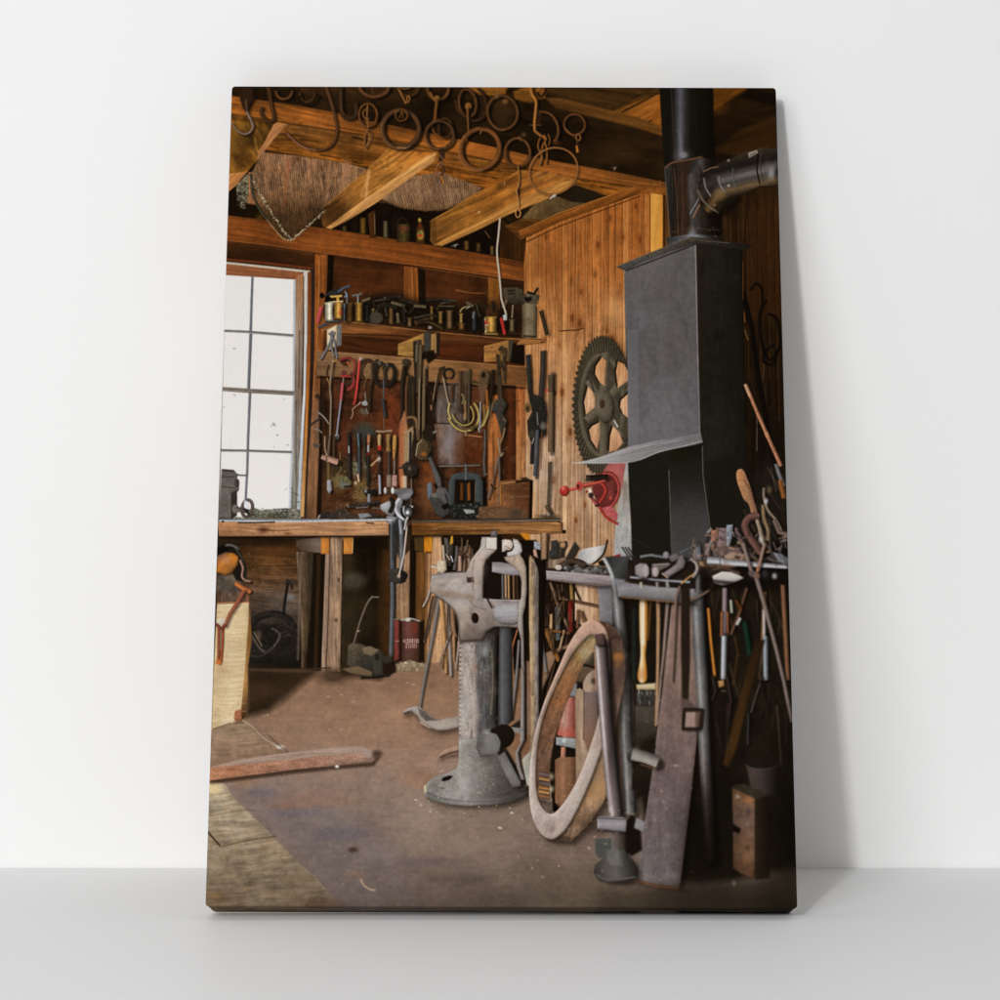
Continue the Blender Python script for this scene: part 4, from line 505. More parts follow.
# bench front: leg frames and pole
F("396,545 411,545 410,600 408,656 395,656",G(395,0,411,0,(126,98,72),(150,118,88),(128,98,72)),t=(89,30,1.8,.35),cl=.2); F("393,540 409,535 412,548 400,560",(60,42,26),soft=1); F("410,540 418,540 418,660 409,660",(24,17,9),soft=.8); F("416,552 427,552 427,660 415,660",G(415,0,428,0,(70,44,20),(112,74,36),(60,38,18)),t=(90,30,2,.3),soft=.6); F("414,537 424,536 424,552 415,551",(74,56,30),soft=.6); F("424,536 432.5,535.5 432,552 424,552",G(424,0,432,0,(190,112,24),(214,142,36)),t=(80,12,1,.2))
F("426,553 432,553 433,536 443,536 456,560 458,664 425,664",G(426,600,458,600,(160,118,80),(196,152,112),(188,146,106),(160,120,84)),t=(90,40,1.6,.2),cl=.1); S("431,553 430,610 429,662",1,(96,64,34),a=.7); S("427,553 426,662",1.5,(80,54,30),a=.6); specks(430,590,458,660,40,(120,84,54),(.3,1),.5,72)
# post vise on the bench edge
S("392,520 392.4,580 392.5,600 391.5,640 391,657",4.6,(80,84,88),spec=.15,sh=(2,0,.5,1)); S("400.5,516 402,560 400,575",5,(96,98,102),spec=.1); F("389,569 398,568 406,572 408,576 405,582 396,584 388,580",(60,56,50),n=.15,soft=.6,bev=.2); S("396,535 395,545 393,560",3,(90,84,80),a=.5); S("408,518 404,555 399,576",2,(176,160,152),spec=.3); D(397,574,401,578,.9,.8,(190,160,144)); F("401,570 408,574 405,582 400,584",(30,27,24),soft=.6)
D(386,500,420,522,.6,4,(16,12,8))
F("380,505 386,502 392,500 396,503 397,512 392,518 386,514 381,510",G(380,500,394,516,(188,188,192),(120,118,120)),soft=.6,n=.08,bev=.2); F("387,516 397,517 398,524 390,524 385,521",(132,134,140),soft=.6,n=.1); F(E(387,520,2,1.4),(30,60,80),soft=.5)
F("393,489 400,488.5 407,488 413,488.5 413.5,493 411,497 408,500 403,500 402,506 404,512 408,516 405,524 399,522 396,514 393,509 394,503 398,498 397,495 393,494",G(392,488,410,518,(120,116,118),(96,92,94),(168,168,174),(120,120,124),(80,80,84)),soft=.6,n=.08,bev=.2,sh=(2,2,.6,1.5)); F("385,489 392,487 393.5,493 387,495",(66,50,38)); F(E(385.2,490.5,1.4,3.2),(196,196,198),soft=.5); F(E(392.6,490.5,1.5,3.4),(216,216,216),soft=.5)
S("399,499 396,506 398,514 404,519",3.4,(196,196,202),cv=1,soft=.7,shd=.4); S("391,498 393,505 390,512",4.4,(34,31,28),cv=1,soft=.8); S("401,508 402,514 405,518",2,(26,24,22),cv=1); S("404,506 404,512 407,516",2,(178,178,184),cv=1); F(E(408.6,512.4,4,5),(88,88,92),soft=.6,bev=.3); F(E(407.6,512.6,1.8,2),(212,212,218),soft=.7); S("410,505 413,507",2,(190,188,186)); S("405,508 407,505 409,504",2,(60,56,54)); S("411.5,470 411.4,488",1.4,(120,104,80),sh=SH); S("411,498 411,506",1.6,(104,92,70)); S("408,517 406,521 404.5,530",2,(190,180,178)); S("397,519 396.5,530",3,(60,64,68)); S("400,520 401.5,534",3.6,(132,134,140),spec=.2)
F("402,465 407,462 413,463 418,467 417,474 412,478 404,475",(44,38,32),n=.3,soft=.6,sh=SH); D(408,466,411,471,.7,.8,(130,116,100)); S("399,468 404,467",2,(60,54,48)); F("401,476 407,476 407,488 401,488",G(401,0,409,0,(190,118,70),(190,176,150),(90,96,90)),soft=.7)
F("392,522 397,520 399,530 400,545 396,560 392,560",(44,44,44),soft=.8,a=.7); D(396,503,403,512,.4,2,(60,58,58)); D(404,497,412,506,.5,2,(50,46,44))
# bench tops
F("218,522 386,521.5 389,523.5 389,535.5 219,536.5",G(218,0,389,0,(160,114,78),(170,126,90),(166,122,86),(178,132,94)),t=(1,40,1.8,.28),cl=.12,sh=(0,2,.6,1.5)); S("219,520.6 300,521 392,519.6",2.6,(176,178,180),n=.15); S("219,519.4 300,519 330,519",.9,(120,126,134)); S("238,522.6 250,522.8 275,522",1.2,(50,42,36)); S("222,521.5 224,521.5",1.6,(20,16,14)); D(258,527,269,533,.75,2,(62,36,20)); S("262,530 280,531 290,530",.9,(92,58,34),cv=1,a=.7); D(284,532,292,535,.6,1,(80,48,26)); S("366,523 374,523.5",1,(40,26,18)); specks(220,524,388,534,30,(112,76,46),(.3,.8),.6,73)
F("412,523 562,522 562,533.5 412,535.5",G(412,0,562,0,(110,70,30),(146,98,50),(140,96,56),(150,106,60)),t=(0,40,1.8,.4),cl=.15,sh=(0,2,.6,1.5)); S("412,521.3 480,521 562,520",2.6,(96,84,72),t=(0,20,1,.4)); S("412,519.6 560,518.6",1,(60,50,40),a=.8); S("434,529 450,526 480,528 520,527 560,528",1,(190,140,84),cv=1,a=.6); S("430,531 470,531 500,530",.9,(80,50,24),cv=1,a=.7); S("558,522 562,523 562,533",1.4,(90,58,30)); D(410,521,430,536,.4,4,(70,42,18))
# plank wall foot, between the rack
F("455,536 566,535 566,700 455,700",(30,21,13),soft=1,cl=.3); F("512,535 524,533 536,535 536,543 520,544",(196,124,30),soft=.6); F("502,535 520,534 530,545 505,545",(50,30,14),soft=1); F("530,534 541,534 541,560 530,560",(190,150,112),t=(90,20,1.4,.2)); F("548,534 575,533 575,562 548,562",G(0,534,0,560,(170,128,92),(196,160,128)),t=(90,20,1.4,.25)); F("573,582 600,586 600,628 590,626 575,618",G(573,0,600,0,(206,176,146),(176,136,100)),t=(90,20,1.2,.3),soft=.6)
# ------------- floor
F("190,676 246,668 330,671 345,676 400,664 460,662 600,660 810,640 810,925 190,925",G(500,668,500,912,(132,102,80),(142,112,91),(142,117,101),(134,114,101),(120,103,92),(90,78,68)),t=(2,40,2.2,.06),cl=.09,soft=1,n=.05)
F("190,775 222,778 300,768 380,764 450,790 520,800 540,850 560,925 340,925",(118,104,96),a=.35,soft=14,cl=.1,n=.06); F('225,785 262,780 330,800 400,850 420,905 345,912 310,870 262,822',(112,104,108),soft=12,a=.45,cl=.15); D(270,790,340,812,.4,6,(140,104,84)); D(230,770,260,790,.4,5,(146,110,78)); D(300,820,380,880,.35,16,(98,88,84)); D(300,690,460,760,.3,20,(148,116,92)); D(390,780,530,860,.4,18,(152,134,118)); D(300,690,440,740,.25,12,(156,124,98)); D(330,890,600,925,.35,10,(70,60,50)); D(400,770,440,790,.35,4,(150,104,78)); D(430,815,520,840,.3,8,(118,100,86)); D(340,860,480,900,.3,10,(100,86,78))
for x,y,rx,ry,c,s in((262,792,14,3,(100,100,116),1),(286,807,18,3,(150,104,76),2),(300,812,30,5,(104,104,116),3),(340,834,30,8,(92,88,96),4),(356,874,10,3,(134,100,82),5),(420,862,36,5,(100,90,92),6),(462,880,30,5,(84,74,68),7),(330,800,40,6,(136,110,92),8),(380,812,30,5,(128,112,104),9),(280,740,40,5,(146,114,88),1),(420,700,40,6,(140,108,82),2)): D(x-rx,y-ry,x+rx,y+ry,.45,2.5,c)
clutter(230,690,540,905,260,((150,124,104),(86,72,62),(120,112,112)),(-12,8),(3,16),(.8,2),.16,8,1); clutter(230,790,540,905,160,((128,116,112),(78,68,66),(100,98,110)),(-20,5),(4,20),(1,3),.16,9,1.2)
# large flooring sheet edge, pale boards at the lower left
F("200,781 224,783 236,800 262,825 290,854 318,880 336,902 342,912 342,925 190,925",G(250,785,270,920,(168,152,126),(150,135,112),(138,122,100),(128,112,92),(108,93,76)),t=(-6,22,2,.22),cl=.22,soft=.7); S("226,784 262,825 290,854 318,880 338,905",1.2,(166,158,150),a=.22,cv=1,soft=.8); D(205,782,222,795,.8,3,(214,186,140)); S("207,831 213,838 220,846",1.6,(70,50,38)); S("220,847 245,841 276,836",1.1,(100,78,56),cv=1,a=.8); for_=[(230,812,.9),(226,866,1),(250,880,.8),(300,900,1),(215,895,1.2)]
for x,y,q in for_: S([(x,y),(x+14,y-2),(x+26,y-1)],1,(96,76,54),cv=1,a=.45*q,soft=.8)
D(206,890,230,905,.5,4,(90,66,44)); D(209,893,222,898,.6,1.5,(150,124,76)); D(300,898,345,912,.5,3,(80,62,46)); specks(215,860,330,905,60,(170,146,106),(.3,1),.35,74)
F("205,728 240,722 246,722 258,735 272,745 288,752 250,758 205,772",G(240,725,240,765,(150,126,100),(136,112,92),(130,106,86)),t=(-6,20,2,.15),cl=.15,soft=.9); S("240,718 252,726 262,736 272,743 286,750",2,(176,160,142),cv=1,a=.6,rough=.4); D(276,745,284,749,.8,1,(210,200,190)); S("268,735 280,746 288,752",1.4,(84,70,60),cv=1,a=.6)
# shadow wedge below the bench
F("246,668 318,670 312,676 300,686 286,698 268,711 246,717",G(250,670,250,716,(50,37,24),(60,44,30),(38,28,16)),soft=4.5,cl=.15); S("247,669 300,669 330,668",1.6,(66,50,36),a=.8); D(246,672,285,684,.4,4,(32,24,14)); D(318,668,350,684,.7,4,(60,44,30)); F("340,660 392,655 398,668 380,680 342,676",(46,34,22),soft=3,a=.8)
for x,y in((327,696),(340,694),(352,701),(406,682),(412,684),(266,714),(328,729),(340,729),(262,715)): D(x,y,x+3,y+1.6,.8,.7,(176,158,138))
# anvil block, paint tins
F("348,646 352,643 362,644 372,649 380,650 385,656 384,672 376,678 360,676 352,670 347,664",G(350,645,378,676,(92,80,62),(74,66,56),(50,48,42),(40,38,33)),soft=.8,cl=.25,n=.12); F("364,652 374,649 381,652 384,660 383,674 375,676 373,664 368,657",(58,56,48),soft=.7); F("362,648 370,646 379,650 372,656 364,654",(114,98,76),soft=.8); F(E(377,657,2.4,3.4),(36,33,28)); F("342,669 358,666 372,672 372,677 350,673",(104,86,64),soft=.8); F("382,660 394,658 396,672 388,676 383,674",(34,22,15),soft=1.2); S("361,678 378,677 390,675",2.4,(34,28,22),soft=.8); F("378,654 392,658 392,662 384,664",(48,46,38),soft=.8); S("373,596 367,604 360,622 354,643",2,(112,98,84),cv=1); S("372,597 379,597",1.6,(120,106,92)); D(357,630,360,632,.9,.6,(170,150,124))
F("394,620 400.5,620 400,660 394,661",(122,58,50),soft=.6,n=.1,bev=.3); F("399,620 403,620 403,662 399,662",(40,22,16)); F("402,621 419,621.5 419,661 402,662",G(402,0,420,0,(70,42,36),(96,62,55),(84,48,38),(58,34,27)),soft=.6,n=.1,cl=.12); S("401,620.5 410,618.5 420,621",2,(150,146,134),cv=1); D(405,618,411,621.5,.9,.8,(210,206,196)); S("394,619.5 401,619",1.4,(120,108,92)); D(403,650,419,662,.4,3,(70,56,46)); F("419,622 424,620 424,660 419,662",(28,20,12),soft=.8); D(412,622,418,634,.4,2,(150,60,40))
for i,(x,l) in enumerate(((403.5,2),(405,4),(407.5,3.5),(409.5,4),(411,3),(412.5,4),(414.6,3.6),(416.4,4),(418,3.6))): S([(x,641-l/2),(x+.3,641+l/2)],.9,(210,180,170),a=.8,shd=0); 
for x in(406.5,408.6,412,416): S([(x,639.4),(x+1.4,639.2)],.8,(210,180,170),a=.7,shd=0); S([(x,642.6),(x+1.2,642.6)],.7,(210,180,170),a=.6,shd=0)
for x,l in((406.5,5),(409,3.6),(411,4),(413,3.6),(414.6,4),(416.6,3.6)): S([(x,646-l/2),(x-.2,646+l/2)],.9,(206,176,164),a=.75,shd=0)
S("406.5,643.6 408.4,644",.8,(206,176,164),a=.7); S("410,644.3 416,644",.7,(206,176,164),a=.6); S("395,641 399,641",1,(190,170,160),a=.7)
F("396,664 410,660 424,664 430,668 414,671 398,672",(128,112,90),soft=1,n=.2,cl=.2); specks(398,662,424,671,20,(200,186,160),(.4,1),.8,75)
# pale block with hammer and leather
F("217,604 249,602 248.5,640 247.5,668 246,700 243,722 238,722 212,730 214,665",G(214,0,248,0,(196,170,130),(210,186,148),(202,176,134)),n=.05,t=(-2,24,2.2,.1),cl=.07,soft=.5); F("247,640 250,603 252,640 248,668 248,690 246,716 240,723 243,690 245,668",G(0,640,0,720,(120,84,44),(176,130,74),(60,40,22)),soft=.5)
for y in(612,620,628,634,640,646,651,657,662,666,676,682,688,696,704,712): S([(216,y),(230,y+1),(246,y-1)],.8,(182,146,100),cv=1,a=.5,shd=0)
D(216,668,232,674,.3,2,(170,130,80)); F("235,711 241,709 242,720 236,724 234,718",(150,96,66),soft=.6,n=.2); specks(214,700,242,728,40,(166,132,88),(.3,.9),.5,76); S("213,729 232,723 244,722",1.2,(120,100,80)); S("222,724 230,721 233,723",1.4,(232,214,184),a=.8)
F("217,585 226,582 236,586 244,592 250,594 249,602.5 217,604",G(218,0,250,0,(96,70,54),(110,92,78),(120,78,54)),soft=.6,t=(86,12,1.4,.4),cl=.3); S("217,603.5 240,602 249,602",1.2,(190,120,84)); F("217,575 238,574 246,590 230,592 217,590",(96,86,76),soft=1.2,cl=.4); F("217,546 228,543 236,546 242,554 246,566 247,578 243,582 236,580 232,572 217,556",(30,24,20),soft=.8); S("220,550 228,545 234,546 238,549",2.6,(110,108,110),cv=1,a=.8); S("236,549 242,558 245,568 246,580",2.2,(64,60,50),cv=1); S("240,560 243,568 242,576 245,580 250,581",2.6,(150,116,100),cv=1,sh=SH)
F("217,556 226,552 234,553 238.5,557 238,565 232,574 226,576 217,573",G(218,555,238,575,(110,78,70),(190,116,44),(150,98,48),(112,72,34)),cv=0,soft=.6,bev=.3,cl=.2,n=.1); D(222,556,230,564,.4,2.5,(170,140,140)); D(232,555,238,562,.6,1.6,(224,132,40)); F("217,548 224,545 230,549 224,552 217,554",(20,16,14),soft=.6)
S("237,584 243,588 249,591",5,(186,108,58),cap=1,sh=SH); S("244,591 238,602 230,614 225,626",4.2,(142,84,62),sh=(2,1,.4,1),w2=3.6); S("219,628 219,645 218.5,662",3.2,(130,72,48),sh=SH); S("223,628 222.5,645 221,662",3.2,(142,76,46)); S("217,624 221,629 225,625",3.6,(110,60,46),cv=1); F(E(221,621.5,4,3.4),(200,186,170),soft=.7); D(215.5,659,221.5,665,.9,1.2,(190,104,50)); S("221,630 220.5,650",1,(170,160,160),a=.7)
# rusty bar on the floor
F("205,780 300,768 372,762 376,758 380,757 374,766 300,773 212,784",(46,32,22),soft=1.6,a=.75); F("208,768 240,759 310,750 355,746 363,747 374,753 371,758 300,764 208,774",G(300,748,302,766,(160,138,122),(140,118,104)),t=(-5,20,1.6,.15),soft=.6); F("207,768 260,763 320,756 362,753 371,755.5 374,753.5 373.5,760.5 350,763.5 290,770 207,781",G(208,0,374,0,(170,116,84),(156,112,90),(150,112,94),(144,116,102)),t=(-4,14,1.6,.16),cl=.15,soft=.5,n=.15); D(362,748,374,758,.35,2,(170,156,146)); D(372,750,382,758,.7,2,(50,38,28)); specks(210,762,370,776,60,(196,130,90),(.3,.9),.5,77); D(335,765,339,768,1,.6,(226,220,214)); S("268,765 276,764",1,(200,150,110))
D(348,847,358,853,.85,1.6,(60,44,36)); S("361,879 364,885 370,889 375,890",2.2,(176,150,128),cv=1); specks(340,850,400,900,16,(190,164,144),(.4,.8),.7,78)
# ================= foreground: tool rack, column vice, ring, pipes
# behind the rack
F("540,570 612,586 612,640 575,650 560,700 540,720",(32,22,14),soft=1,cl=.3); F("575,584 600,586 600,640 575,620",G(574,0,600,0,(204,172,142),(176,136,102)),t=(90,20,1.2,.35),soft=.5)
F("540,655 580,640 560,700 548,735 540,740",(132,104,80),soft=1,cl=.15); F("500,665 522,663 522,760 498,760",(128,98,74),soft=1,cl=.15); F("499,628 522,625 522,668 499,672",(24,18,12),soft=1)
D(536,640,575,720,.0,3); F("558,652 565,650 552,690 542,722 538,722 542,690",(22,15,10),soft=1.2)
for s,w_,c in(("550,582 558,604 569,630",3,(120,94,76)),("573,584 580,600",1.8,(40,28,20)),("560,598 598,606",2.8,(92,68,50)),("571,583 572,600",3.6,(140,108,58)),("570.5,601 570.5,632",5,(112,34,24)),("557.5,607 558,640",5,(84,88,92)),("551,614 551,640",3.2,(186,150,108)),("543,629 556,631 570,633",3,(118,76,38)),("546,631 552,646 559,661",4.6,(128,84,42)),("543,600 542,630 543,650 546,672",2.6,(120,120,122)),("553,634 553,652",3.6,(70,52,34)),("564,630 560,648",2.6,(160,130,100)),("556,590 556,600",2,(60,46,32)),("545,600 545,626",1.6,(96,70,50)),("548,610 547,622",2.6,(24,18,12)),("578,610 577.5,628",3,(108,76,54)),("581,612 585,622",4.5,(110,80,58)),("562,602 556,625",1.6,(90,70,54)),("555,663 548,690 541,720",2,(70,52,36))): S(s,w_,c,sh=(1.5,1,.5,.8))
F("598,585 612.5,585 613,626 606,624 600,623",G(598,0,613,0,(128,126,130),(116,114,118)),n=.05,soft=.5); S("612.8,586 613.5,624",1.2,(50,48,48))
clutter(541,586,574,640,40,((60,44,32),(96,72,52),(24,17,11),(120,96,70)),(65,115),(8,26),(.9,2),.75,31)
# tools standing behind the vice's left arm
F("441,536 482,536 480,575 443,575",(28,20,12),soft=1); F("456,548 470,545 474,572 456,572",(108,84,62),soft=.8,n=.2,cl=.3)
for s,w_,c in(("446,538 448,552 448,564",4.6,(86,80,74)),("443,545 444,560",3,(170,150,132)),("452,539 451,552 449,566",5,(58,52,46)),("457,546 456.5,556 454,570",3,(92,86,82)),("462,538 461.8,554",2,(84,66,50)),("468,540 466,550 462,556",1.8,(104,84,66)),("460,556 460,571",3.4,(170,140,120)),("465,556 464,572",2.4,(120,92,74)),("468,554 470,566 470,572",3,(142,116,96)),("472,548 473,560",3,(70,56,44)),("459,552 466,556",3,(80,60,46)),("451,556 453,562",1.6,(190,190,196)),("446,554 450,560",1.4,(190,160,130))): S(s,w_,c,sh=(1.5,1,.5,.8))
D(461,555,465,561,.8,1.2,(30,22,16)); F("437,561 446,560 447,570 443,574 437,572",(204,184,160),soft=.7,n=.12,sh=SH,bev=.2); S("431,566 437,567",2.6,(190,176,160)); F("451,536 453,536 453,543 450,545",(206,150,40),soft=.5)
# long rods and handles hanging under the arm
for s,w_,w2,c in(("437,594 430,622 424,642",2.2,1.6,(92,82,74)),("440,595 432,640 424,682 419.8,708",4.4,2.6,(112,104,100)),("430,590 427,599 423,607",2.2,1.8,(160,150,142)),("441,596 444,635 446,673",4.6,3,(176,132,84)),("447.5,601 449.5,640 451,676",3,3,(140,130,124)),("451,632 445,648 439.5,663",2.2,1.4,(134,118,106)),("452,606 455,632 460,640",2.6,2,(120,92,68)),("460,616 458.5,645 456,669",2.6,2.4,(140,120,108)),("443,655 442,668",2.4,2,(120,94,70)),("433,596 424,640",1.8,1.2,(60,46,36)),("448,600 447,640",1.5,1.2,(80,60,44)),("459,620 457,640",1.5,1.2,(30,20,14))): S(s,w_,c,w2=w2,cv=1,sh=(1.6,.6,.45,.8),spec=.12)
F("402,713 407,708.5 415,706 421,707.5 427,713 434,718 440,720 447,718 460,716.5 460,727 448,730 438,730.5 430,728 422,724 417,716 412,711.5 406,713.5",G(0,706,0,730,(168,160,154),(150,138,128),(176,164,154)),soft=.6,n=.06,sh=(2,4,.35,2),bev=.2); F("418,708 424,711 430,717 438,720 426,721 420,715",(92,84,80),soft=.8); F("403,713.5 408,711 412,712 405,715",(70,60,54),soft=.6); S("420,722 430,728",1.6,(190,170,156),a=.7)
F("438,757 443,751 450,748 461,745 461,754 450,755 441,758",(150,122,106),soft=.6,sh=(1,3,.3,1.5)); S("440,757 450,753 460,751",1.6,(90,66,54),cv=1)
# pipe and frame rods behind the column
D(486,560,522,600,.0,2); F("484,556 506,556 516,566 520,576 520,598 484,600",(26,18,12),soft=.8); F("492,562 500,562 518,565 520,576 506,575 492,572",G(0,562,0,576,(104,100,98),(158,152,154),(128,122,124)),soft=.5,n=.06,sh=(0,2,.5,1))
for x,c in((502.5,(90,92,94)),(505.5,(168,134,104)),(508.5,(160,124,86)),(513.5,(112,84,58)),(517,(60,42,28))): S([(x,575),(x+.4,599)],2.3,c)
for s,w_,c in(("504.5,628 507,650 508,670",3,(160,124,100)),("510,626 512,650 513,672",2.4,(120,90,68)),("518,628 513,645 512,655",1.8,(150,90,60)),("519,640 516,680 511,718",2.6,(112,106,104))): S(s,w_,c,cv=1,sh=SH)
F("496,626 512,628 513,720 505,728 497,730",G(496,0,513,0,(20,16,12),(92,94,98),(66,66,68),(28,24,20)),soft=.6); F("511,726 520,720 524,735 512,740",(40,32,26),n=.4,soft=.8); F("511,727 521,728 521,735 516,738",(150,146,142),n=.15,soft=.6,a=.8)
F("512,732 530,735 530,756 516,754",(126,92,66),soft=1,cl=.2)
# column
F("459,598 500,600 499,640 498,700 498,742 486,752 459,765",G(459,0,499,0,(166,154,146),(172,162,154),(148,136,128),(92,90,90),(76,75,74),(62,59,56),(18,14,11),t=(0,.18,.4,.5,.7,.84,.96)),soft=.5,n=.09,cl=.18,t=(88,26,2.4,.2),rough=.2)
for i in range(26): y=624+i*4.6; F([(459.5,y),(462,y+.8),(459.5,y+2.2)],(70,52,40),soft=.4,a=.9-.02*i); S([(460.5,y+2.8),(461.6,y+2.8)],1.2,(196,182,170),a=.6)
patina("459,598 500,600 499,640 498,742 486,752 459,765",150,((60,58,56),(176,166,156),(120,100,84),(44,40,38)),(82,98),(3,14),(.8,2.2),.2,3,blot=70)
S("474,640 474,740",1,(190,180,172),a=.5); D(480,640,490,655,.45,3,(140,142,144)); D(482,648,488,656,.5,2,(170,172,174)); S("492,650 493,680 491,715",2.5,(130,118,100),a=.5,cv=1,soft=1.2); D(472,664,478,674,.35,2,(150,110,90)); D(460,690,476,730,.3,6,(176,174,170)); specks(462,610,492,760,70,(196,188,178),(.4,1),.45,81); specks(462,610,492,760,60,(96,80,66),(.4,1.1),.45,82)
F("484,640 490,630 497,626 520,628 521,622 500,620 480,622",(120,106,94),soft=.8); D(486,626,500,636,.75,3,(46,38,30))
# base of the column
F("459,740 459,762 456,769 448,773 436,776 428,782 424,789 425,796 434,801 452,804.5 472,805.5 496,804.5 514,802 527,796 529.5,788 524,780 512,768 500,752 497,738",G(430,0,528,0,(128,125,120),(146,143,137),(126,122,117),(98,94,90),(70,66,61),(48,43,38),t=(0,.3,.5,.62,.8,1)),soft=.6,n=.08,cl=.16,sh=(3,3,.5,3),rough=.2)
F("425,790 440,797 470,800 500,798 529,790 528,796 512,802 490,805 468,806 446,804 430,800",G(430,0,528,0,(96,94,90),(140,138,133),(104,100,96),(46,41,36)),soft=.8,a=.8); S("427,793 445,799 470,801.5 500,800 528,792",1,(84,80,76),cv=1,a=.5); F("441,780 444,777 449,775.5 453,776 450,779.5 444,781.5",(24,18,14),soft=.6); D(440,787,445,789,.7,.8,(60,54,50)); specks(430,765,500,800,60,(196,192,184),(.4,1.1),.5,83); D(458,770,470,800,.3,4,(190,186,178)); F("497,752 506,748 522,775 527,782 520,788 508,772",(34,27,20),soft=1.2); F("424,786 426,785 427,792 424,793",(190,180,150),soft=.6,n=.2); D(460,755,474,764,.4,3,(170,166,160))
patina("459,740 459,762 448,773 436,776 425,788 430,800 452,804 496,804 527,796 529,788 512,768 497,738",120,((70,68,64),(176,172,164),(110,104,98)),(-20,20),(2,8),(.8,2),.18,4,blot=60)
F(E(504,736,10.5,11.5,10),(26,20,15),soft=.6,n=.1); F("490,730 502,724 512,732 510,745 500,752",(26,20,15),soft=.8); F("478,734 488,731.5 497,734 501,742 499,751 492,756 480,757 476,748",G(476,0,501,0,(96,93,90),(116,113,110),(100,97,95)),soft=.6,n=.09,cl=.12,bev=.2); F(E(493,744.5,7.5,10.5),(112,110,108),soft=.7,n=.08,a=.7); D(483,729,490,734,.6,1.5,(166,164,162)); D(476,754,497,762,.4,3,(70,66,60))
F("496.5,757 505,751.5 521,782 521,786.5 514,788 511,786",G(498,755,520,786,(104,101,98),(124,121,118),(110,106,102)),soft=.5,n=.08,sh=(2,1,.5,1.5),bev=.25)
# arm, jaw and fork of the vice head
F("431.5,575.5 437,573.5 452,572.5 466,572 469,566 471,560 476,553 480.5,548 481,541 482,537 497,537 497.5,545 496,551 491,555 486,560 484,566 483.5,578 483.5,598 500,599.5 521,600 522,628 505,627 494,627 486,632 482,640 459,642 459,626 456,614 450,606 443,600 437,596 431,592 430,585",G(0,537,0,640,(186,176,170),(176,160,150),(164,150,142),(150,141,137),(146,132,124),(124,112,104)),soft=.6,n=.07,cl=.13,sh=(2,1,.5,1.2),bev=.22)
F("431.5,575.5 466,573 469,577 455,578 432,580",(150,146,144),soft=.8,a=.6); S("431,575 450,572.8 466,572.5",1.2,(120,116,112),cv=1,a=.7); F("431,588 440,590 458,592 474,594 474,600 452,598 438,595",(140,118,98),soft=1.6,a=.6); D(440,578,470,588,.35,4,(190,186,182)); D(452,600,470,612,.35,4,(176,176,176)); F("444,598 456,602 470,606 468,632 461,636 460,620 455,610",(176,160,144),soft=1.5,a=.4)
patina("432,576 466,573 471,560 481,548 483,538 497,538 496,551 484,566 483,598 521,600 521,627 494,627 482,640 460,641 456,614 437,596 431,590",170,((96,80,70),(206,196,186),(120,104,94),(70,58,50)),(0,180),(2,6),(.8,2),.2,5,blot=80)
S("472,560 478,553 481,546",1.2,(210,200,190),a=.7,cv=1); S("437,597 450,606 457,616 460,640",1.4,(90,76,66),a=.7,cv=1); S("483.5,566 483,598",1.6,(60,48,40),a=.7); S("460,641 482,640",2,(70,58,50),a=.6); S("484,600 520,600",1,(200,190,182),a=.6); S("470,600 474,606 486,610",1.6,(120,104,92),a=.5,cv=1); D(462,628,484,641,.4,3,(84,72,62)); D(486,612,496,626,.45,2.5,(96,86,78))
F("485,538 497,538 497,549.5 486,550",(206,196,186),soft=.6,n=.06); S("485.5,538 486,549 497,550",1,(120,92,82),a=.6); S("479,552 484,546 485,540",2,(200,192,182),cv=1,a=.6); S("491,530.5 497.5,530.5",.1,(0,0,0)); F("491,531 497,530.5 497.5,536.5 491,537",(120,112,112),soft=.5,bev=.3); F("497,537 502,538 502,548 506,552 500,558 492,556 497,549",(24,17,12),soft=.6)
D(472,556,486,580,.3,4,(196,184,170)); S("474,560 472,575 473,592",1.2,(130,106,92),cv=1,a=.5); F("466.5,577 473.5,577 474.5,582.5 467,583",(96,80,72),soft=.6); F("467,578 471,577.5 471,582 467,582",(54,44,40),soft=.6)
F(E(475.2,618,3.4,5.2,-8),(28,20,14),soft=.6,sh=(-1.5,0,.3,1)); S("487,598 490,604 492,608",1.8,(40,32,28),cv=1); S("488,600 494,608 494,620",1,(100,88,80),cv=1,a=.7); S("501,598 508,598",1.4,(96,86,78))
F("493,610 497,604.5 505,601.5 520,602 521,622 514,625 500,624 494,618",G(0,600,0,626,(128,120,118),(166,164,166),(150,146,148),(126,118,114)),soft=.7,n=.08,bev=.25,t=(0,20,2,.1)); S("518,602 519,612 519,624",2,(120,110,104)); D(486,604,494,624,.3,3,(150,142,138))
F("502,540 506,539 508,541 506,551 502,552",(190,178,168),soft=.5); F(E(508.6,545,4.6,5.4),(202,186,172),soft=.6,n=.08,sh=(1,1.5,.6,.8)); S("505,546 510,549",1,(150,130,116)); F("513,538.5 518,540 521.5,545 522.5,551 520,556 516,558 507,558.5 507,552.5 512,551 514,547 513,542",(198,192,188),soft=.6,n=.07,sh=(2,1,.5,1),bev=.2)
F("504,557 514,556 520,554 524,560 526.5,568 527,590 525.5,606 523,616 524,640 524.5,680 524.5,740 521,747 518.5,753 521,768 525,780 521,780 517,768 515,753 520,744 521,700 521,640 518,628 518,604 521,598 521.5,582 519,572 513,566 506,561",G(0,556,0,780,(180,158,138),(168,160,152),(140,130,124),(150,144,142),(140,130,126)),soft=.55,n=.07,sh=(2,0,.7,1.2),bev=.22)
